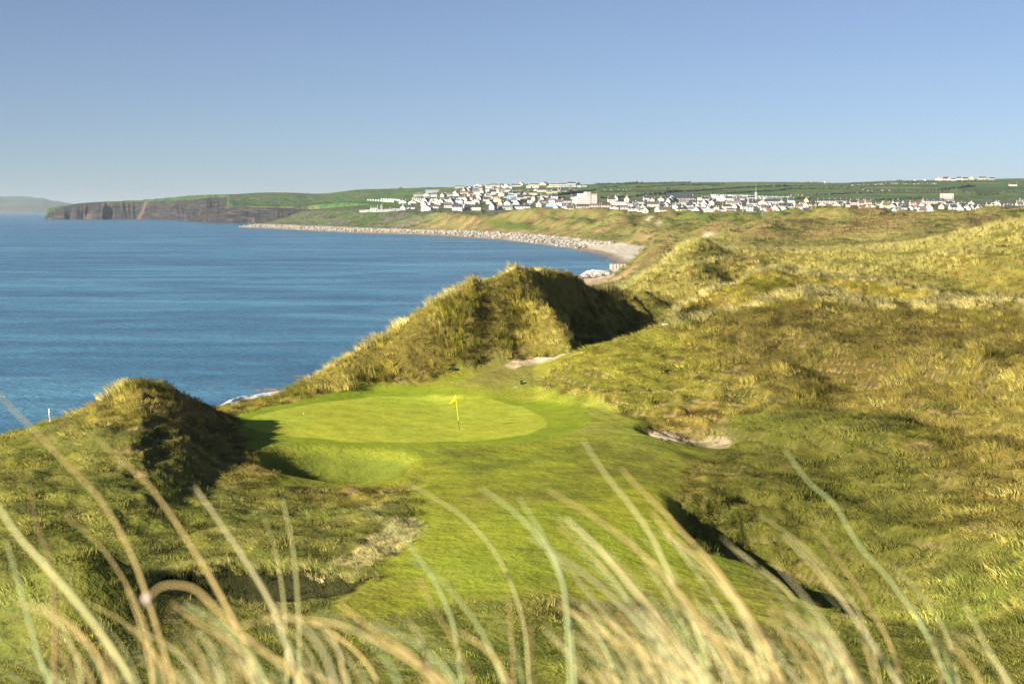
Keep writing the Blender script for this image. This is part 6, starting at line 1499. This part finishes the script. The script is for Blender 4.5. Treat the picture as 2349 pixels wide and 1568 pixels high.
# people: body with head, clothes as parts
def skin_person(name, loc, rz, pose, shirt, trousers, lab, bend=0.0):
    t = empty(name, loc, rz); tag(t, lab, 'person')
    P_ = {'hip': (0, 0, .95), 'chest': (0, -.05 - bend * .3, 1.35 - bend * .05), 'neck': (0, -.07 - bend * .45, 1.52 - bend * .1), 'head': (0, -.09 - bend * .5, 1.68 - bend * .12),
          'lk': (-.12, -.12 * pose, .5), 'lf': (-.13, -.22 * pose, .05), 'lt': (-.13, -.22 * pose - .14, .03), 'rk': (.12, .05 * pose, .5), 'rf': (.13, .25 * pose, .08), 'rt': (.13, .25 * pose - .13, .03),
          'ls': (-.19, -.05 - bend * .35, 1.42 - bend * .07), 'le': (-.27, -.02, 1.14), 'lh': (-.24, -.18, .92), 'rs': (.19, -.05 - bend * .35, 1.42 - bend * .07), 're': (.27, -.06, 1.14), 'rh': (.22, -.22, .95)}
    ks = list(P_); E = [('hip', 'chest'), ('chest', 'neck'), ('neck', 'head'), ('hip', 'lk'), ('lk', 'lf'), ('lf', 'lt'), ('hip', 'rk'), ('rk', 'rf'), ('rf', 'rt'), ('chest', 'ls'), ('ls', 'le'), ('le', 'lh'), ('chest', 'rs'), ('rs', 're'), ('re', 'rh')]
    rad = dict(hip=.15, chest=.16, neck=.06, head=.11, lk=.075, rk=.075, lf=.05, rf=.05, lt=.04, rt=.04, ls=.07, rs=.07, le=.05, re=.05, lh=.035, rh=.035)
    me = bpy.data.meshes.new('body'); me.from_pydata([P_[k_] for k_ in ks], [(ks.index(a), ks.index(b_)) for a, b_ in E], [])
    me.materials.append(shirt); o = bpy.data.objects.new('body', me); COL.objects.link(o); o.parent = t
    md = o.modifiers.new('skin', 'SKIN')
    for i, k_ in enumerate(ks): me.skin_vertices[0].data[i].radius = (rad[k_], rad[k_])
    me.skin_vertices[0].data[0].use_root = True
    o.modifiers.new('sub', 'SUBSURF').levels = 1
    inst(tube_mesh('trousers', [(-.1, 0, .98), (-.12, -.12 * pose, .5), (-.13, -.2 * pose, .12)], [.125, .095, .07], trousers), 'trouser_leg', t)
    inst(tube_mesh('trousers', [(.1, 0, .98), (.12, .05 * pose, .5), (.13, .22 * pose, .14)], [.125, .095, .07], trousers), 'trouser_leg', t)
    bm = bmesh.new(); bmesh.ops.create_icosphere(bm, subdivisions=2, radius=.118); me = bpy.data.meshes.new('hair'); bm.to_mesh(me); bm.free(); me.materials.append(M_pole)
    inst(me, 'hair', t, (P_['head'][0], P_['head'][1] + .025, P_['head'][2] + .03))
    inst(MBox().box(-.14, .14, .10, .26, .9, 1.45).mesh('golf_bag', M_dark), 'bag', t) if lab.find('bag') >= 0 else None
M_navy = mat('navy_cloth', (0.03, 0.04, 0.07), .9, .1); M_redc = mat('red_cloth', (0.45, 0.10, 0.08), .9, .1); M_beigec = mat('beige_cloth', (0.40, 0.33, 0.24), .9, .1)
for (px, py, y0, sh, trr, rz, lab) in ((1137.5, 515, 1150, M_navy, M_navy, .5, 'golfer in dark clothes on the far fairway, left of the red one'), (1157.5, 514, 1150, M_redc, M_beigec, 1.2, 'golfer in a red top on the far fairway'),
                                  (1218, 501, 1150, M_white, M_beigec, 2.2, 'golfer in white on the far slope under the village'), (1316.5, 542.5, 760, M_white, M_navy, .3, 'walker in a white top in the gully beyond the rocks'), (1321, 543, 760, M_beigec, M_navy, -.3, 'walker in beige beside the one in white, in the gully')):
    h = hit(px, py, y0, 1900)
    if h: skin_person('person', h, rz, 1.0, sh, trr, lab)

# ------------------------------------------------------------------ windblown grass close to the lens
M_bl = {}
for nm_, c_ in (('straw', (0.80, 0.62, 0.26)), ('cream', (0.88, 0.76, 0.42)), ('green', (0.58, 0.66, 0.30)), ('mixed', (0.78, 0.74, 0.34)), ('brown', (0.48, 0.33, 0.17))):
    m = mat('%s_blade' % nm_, c_, .45, .3); q = NB(m)
    nn_ = q.noise(q.mapv(q.n('ShaderNodeTexCoord').outputs['Object'], (3, 3, 9)), 1.0, 3)
    cc_ = q.mix(nn_, tuple(v * .72 for v in c_), tuple(min(1, v * 1.22) for v in c_)); q.l(cc_, q.b.inputs['Base Color'])
    tr = q.n('ShaderNodeBsdfTranslucent'); q.l(cc_, tr.inputs['Color']); mx = q.n('ShaderNodeMixShader'); mx.inputs[0].default_value = .3
    q.l(q.b.outputs[0], mx.inputs[1]); q.l(tr.outputs[0], mx.inputs[2]); q.l(mx.outputs[0], q.out.inputs['Surface']); M_bl[nm_] = m
BL = [  # picture points from tip down, distance, width in mm, colour
 ([(-20, 885), (40, 950), (78, 985), (150, 1060), (222, 1134), (267, 1202), (301, 1267), (335, 1360)], 1.9, 5, 'straw'),
 ([(-10, 1150), (41, 1226), (103, 1295), (205, 1414), (308, 1565)], 1.7, 11, 'mixed'), ([(448, 1117), (513, 1209), (581, 1312), (632, 1407), (684, 1565)], 2.0, 10, 'cream'),
 ([(147, 1182), (222, 1243), (280, 1322), (318, 1397), (345, 1483), (355, 1565)], 2.1, 7, 'straw'), ([(225, 1010), (325, 1096), (376, 1158), (444, 1260), (496, 1346), (560, 1470), (590, 1565)], 1.9, 8, 'straw'),
 ([(605, 1185), (632, 1260), (649, 1363), (655, 1430), (660, 1565)], 2.4, 6, 'mixed'), ([(646, 1140), (670, 1243), (684, 1380), (690, 1565)], 2.3, 6, 'mixed'),
 ([(14, 1240), (31, 1295), (61, 1397), (89, 1500), (113, 1565)], 2.0, 8, 'green'), ([(338, 1373), (376, 1343), (444, 1349), (496, 1397), (547, 1449), (640, 1520), (700, 1566)], 1.5, 7, 'straw'),
 ([(543, 1438), (632, 1418), (735, 1425), (803, 1442), (900, 1490), (1010, 1566)], 1.6, 7, 'straw'), ([(393, 1380), (461, 1431), (547, 1483), (615, 1565)], 1.7, 8, 'straw'), ([(171, 1507), (239, 1537), (308, 1566)], 1.5, 8, 'cream'),
 ([(725, 1425), (769, 1476), (800, 1566)], 1.8, 8, 'cream'), ([(68, 1107), (82, 1192), (113, 1281), (126, 1397), (126, 1565)], 2.2, 7, 'brown'), ([(290, 1340), (318, 1420), (335, 1480), (352, 1566)], 2.0, 6, 'straw'),
 ([(1337, 1008), (1391, 1090), (1446, 1158), (1497, 1233), (1532, 1308), (1600, 1450), (1640, 1566)], 2.1, 8, 'mixed'), ([(1425, 1073), (1460, 1112), (1514, 1165), (1570, 1225), (1640, 1300), (1740, 1440), (1800, 1566)], 2.1, 8, 'straw'),
 ([(1258, 1124), (1361, 1185), (1463, 1261), (1548, 1346), (1650, 1480), (1700, 1566)], 1.9, 8, 'straw'), ([(1101, 1117), (1173, 1168), (1241, 1237), (1282, 1312), (1299, 1380), (1309, 1566)], 2.1, 7, 'green'),
 ([(1217, 1230), (1292, 1281), (1378, 1343), (1463, 1425), (1530, 1500), (1570, 1566)], 1.8, 9, 'cream'), ([(1299, 1189), (1378, 1261), (1463, 1363), (1548, 1466), (1620, 1566)], 1.8, 10, 'cream'),
 ([(937, 1281), (1012, 1329), (1070, 1397), (1115, 1466), (1156, 1566)], 2.0, 8, 'green'), ([(961, 1325), (995, 1397), (1036, 1459), (1070, 1531), (1085, 1566)], 1.9, 8, 'straw'), ([(780, 1384), (865, 1452), (951, 1510), (1026, 1566)], 1.7, 9, 'straw'),
 ([(745, 1431), (773, 1476), (790, 1566)], 2, 6, 'straw'), ([(1190, 1141), (1224, 1192), (1251, 1237), (1290, 1320), (1310, 1440), (1320, 1566)], 2.2, 7, 'green'), ([(1166, 1363), (1172, 1432), (1180, 1566)], 2.2, 6, 'straw'),
 ([(1217, 1432), (1220, 1534), (1225, 1566)], 1.8, 8, 'straw'), ([(1053, 1449), (1121, 1493), (1166, 1566)], 1.7, 8, 'straw'), ([(1340, 1442), (1429, 1473), (1548, 1534), (1600, 1566)], 1.6, 7, 'straw'), ([(1385, 1377), (1480, 1425), (1514, 1500), (1530, 1566)], 2, 8, 'green'),
 ([(1800, 1030), (1854, 1103), (1915, 1158), (1973, 1254), (2024, 1308), (2079, 1380), (2120, 1442), (2180, 1566)], 2.3, 7, 'green'), ([(1826, 1237), (1888, 1312), (1939, 1380), (1970, 1432), (2010, 1566)], 2.2, 7, 'straw'),
 ([(1864, 1202), (1922, 1281), (1990, 1380), (2042, 1476), (2070, 1566)], 2.2, 7, 'straw'), ([(1672, 1247), (1751, 1308), (1813, 1363), (1880, 1460), (1920, 1566)], 2.3, 6, 'mixed'), ([(1495, 1175), (1546, 1233), (1614, 1288), (1662, 1343), (1740, 1450), (1790, 1566)], 1.9, 8, 'straw'),
 ([(1871, 1384), (1922, 1455), (1956, 1534), (1970, 1566)], 2.0, 6, 'straw'), ([(1973, 1459), (2024, 1510), (2065, 1566)], 1.7, 9, 'cream'), ([(2137, 1449), (2150, 1500), (2161, 1566)], 1.9, 8, 'straw'), ([(2178, 1469), (2230, 1531), (2250, 1566)], 1.6, 9, 'straw'),
 ([(2212, 1380), (2264, 1483), (2315, 1566)], 2.0, 7, 'mixed'), ([(1758, 1380), (1792, 1449), (1854, 1534), (1870, 1566)], 1.9, 8, 'straw'), ([(1648, 1329), (1717, 1432), (1760, 1566)], 1.8, 9, 'mixed'), ([(830, 1160), (885, 1200), (930, 1240), (990, 1320), (1040, 1430), (1060, 1566)], 2.4, 6, 'green'),
 ([(940, 1110), (1010, 1150), (1080, 1200), (1150, 1290), (1200, 1420), (1215, 1566)], 2.6, 5, 'mixed'), ([(1740, 1180), (1830, 1240), (1900, 1310), (1980, 1420), (2020, 1566)], 2.5, 5, 'mixed'), ([(2040, 1290), (2110, 1360), (2170, 1450), (2200, 1566)], 2.3, 6, 'mixed'),
]
rb = random.Random(21)
for _ in range(120):           # the low fringe of further blades
    tx_ = rb.choice((rb.uniform(-80, 2380), rb.uniform(1250, 1800), rb.uniform(-80, 700))); ty_ = rb.uniform(1370, 1550); ln = rb.uniform(80, 300)
    BL.append(([(tx_, ty_), (tx_ + ln * .35, ty_ + 45), (tx_ + ln * .62, ty_ + 105), (tx_ + ln * .8, ty_ + 190)], rb.uniform(1.2, 2.4), rb.uniform(3.5, 8), rb.choice(('straw', 'straw', 'cream', 'green', 'mixed'))))
for _ in range(46):           # the thicker fan at the bottom, right of the middle
    tx_ = rb.uniform(1230, 1900); ty_ = rb.uniform(1180, 1480); ln = (1566 - ty_) * rb.uniform(.55, .95)
    BL.append(([(tx_, ty_), (tx_ + ln * .36, ty_ + (1566 - ty_) * .30), (tx_ + ln * .70, ty_ + (1566 - ty_) * .64), (tx_ + ln, 1566)], rb.uniform(1.6, 2.5), rb.uniform(3.5, 6.5), rb.choice(('straw', 'cream', 'cream', 'mixed', 'green'))))
def catmull(pts, n_=4):
    o = []
    for i in range(len(pts) - 1):
        p0, p1, p2, p3 = pts[max(i - 1, 0)], pts[i], pts[i + 1], pts[min(i + 2, len(pts) - 1)]
        for k in range(n_):
            t = k / n_; o.append(0.5 * ((2 * p1) + (p2 - p0) * t + (2 * p0 - 5 * p1 + 4 * p2 - p3) * t * t + (3 * p1 - p0 - 3 * p2 + p3) * t ** 3))
    return o + [pts[-1]]
cells = {}
for bi, (pp, D, wmm, cn) in enumerate(BL):
    dd = rb.uniform(-.12, .12)
    w3 = [Vector(P(px, py, D + dd * i / len(pp))) for i, (px, py) in enumerate(pp)]
    d = (w3[-1] - w3[-2]).normalized(); e = w3[-1].copy()
    for st in range(12):       # carry the blade down to its root in the sand
        d = (d + Vector((0, 0.02, -.22))).normalized(); e = e + d * .12; w3.append(e.copy())
        if e.z < float(zat(e.x, max(e.y, .7))) - .03: break
    root = w3[-1]
    cells.setdefault((int(math.floor(root.x / .32)), cn), []).append((w3, wmm / 1000.0, root, cn, bi))
tufts = {}
for (cx, cn), bl in cells.items(): tufts.setdefault(cx, []).extend(bl)
for cx, bl in sorted(tufts.items()):
    base_ = sum((b_[2] for b_ in bl), Vector()) / len(bl)
    side = 'left' if base_.x < -.25 else ('right' if base_.x > .25 else 'centre')
    t = empty('marram_tuft', base_)
    heads = any(b_[4] == 8 for b_ in bl)
    where = min(max(int((base_.x + 1.0) / .32), 0), 8)
    wl = ['at the far left edge', 'left of the pale curled blade', 'at the foot of the dark pit', 'under the pale grass strip', 'before the fairway, left part', 'before the fairway, middle', 'before the fairway, right part', 'before the right hollow', 'before the right hill'][where]
    tag(t, 'close blurred marram tuft of %d blades, %s' % (len(bl), wl), 'grass tuft', 'close marram tufts in the foreground')
    for w3, wd, root, cn, bi in bl:
        c3 = catmull(w3, 4); n_ = len(c3); V = []
        for i, p_ in enumerate(c3):
            tg = (c3[min(i + 1, n_ - 1)] - c3[max(i - 1, 0)]).normalized(); tw = .5 * math.sin(i * .12 + bi)
            sd = tg.cross(Vector((tw, -1, 0))).normalized(); up = sd.cross(tg).normalized()
            ww = wd * .54 * min(1, .22 + 1.6 * i / n_) 
            for s_, u_ in ((-1, 0), (0, .18), (1, 0), (0, -.03)): V.append(p_ - base_ + sd * (ww * s_) + up * (ww * u_))
        Fc = [(4 * i + k, 4 * i + (k + 1) % 4, 4 * i + 4 + (k + 1) % 4, 4 * i + 4 + k) for i in range(n_ - 1) for k in range(4)]
        o = mesh_obj('blade', V, Fc, M_bl[cn], t, True)
        if bi == 8:      # the seed head at the curled tip
            bm = bmesh.new(); bmesh.ops.create_icosphere(bm, subdivisions=3, radius=.0048); me = bpy.data.meshes.new('seed_head')
            for v in bm.verts: v.co *= 1 + .12 * math.sin(v.co.x * 900) ; v.co.z *= 1.15
            bm.to_mesh(me); bm.free(); me.materials.append(mat('pale_seed_head', (.60, .48, .38), .9, .1)); inst(me, 'seed_head', o, c3[0] - base_)
# soft undergrowth of the camera dune
c = cand(1.2, 4.5, .16, -400, 2750); z = zat(c[:, 0], c[:, 1])
top_ok = (nr.rand(len(c)) < .35) & (z + .75 < EYE - .34 * c[:, 1] - .02)
c = c[top_ok]; z = z[top_ok]
tn_ = lerp(np.zeros((len(c), 3)) + (.40, .36, .14), (.25, .30, .09), nr.rand(len(c)))
if len(c): scatter('foreground_grass', 'lower grass at the foot of the close tufts', np.stack([c[:, 0], c[:, 1], z], 1), nr.uniform(.5, .8, len(c)), tn_, marram_src, 5)

# ------------------------------------------------------------------ haze over sea and land
mz = bpy.data.materials.new('haze_air'); mz.use_nodes = True
mz.node_tree.nodes.clear()
pv = mz.node_tree.nodes.new('ShaderNodeVolumePrincipled'); oo = mz.node_tree.nodes.new('ShaderNodeOutputMaterial')
pv.inputs['Color'].default_value = (0.70, 0.85, 1.0, 1); pv.inputs['Density'].default_value = HAZE = 0.000035; pv.inputs['Anisotropy'].default_value = 0.1
mz.node_tree.links.new(pv.outputs[0], oo.inputs['Volume'])
hz_ = mesh_obj('haze', bxv(-15000, 15000, -200, 25000, -30, 250), BF, mz); tag(hz_, 'thin blue sea haze', None, None, 'stuff')
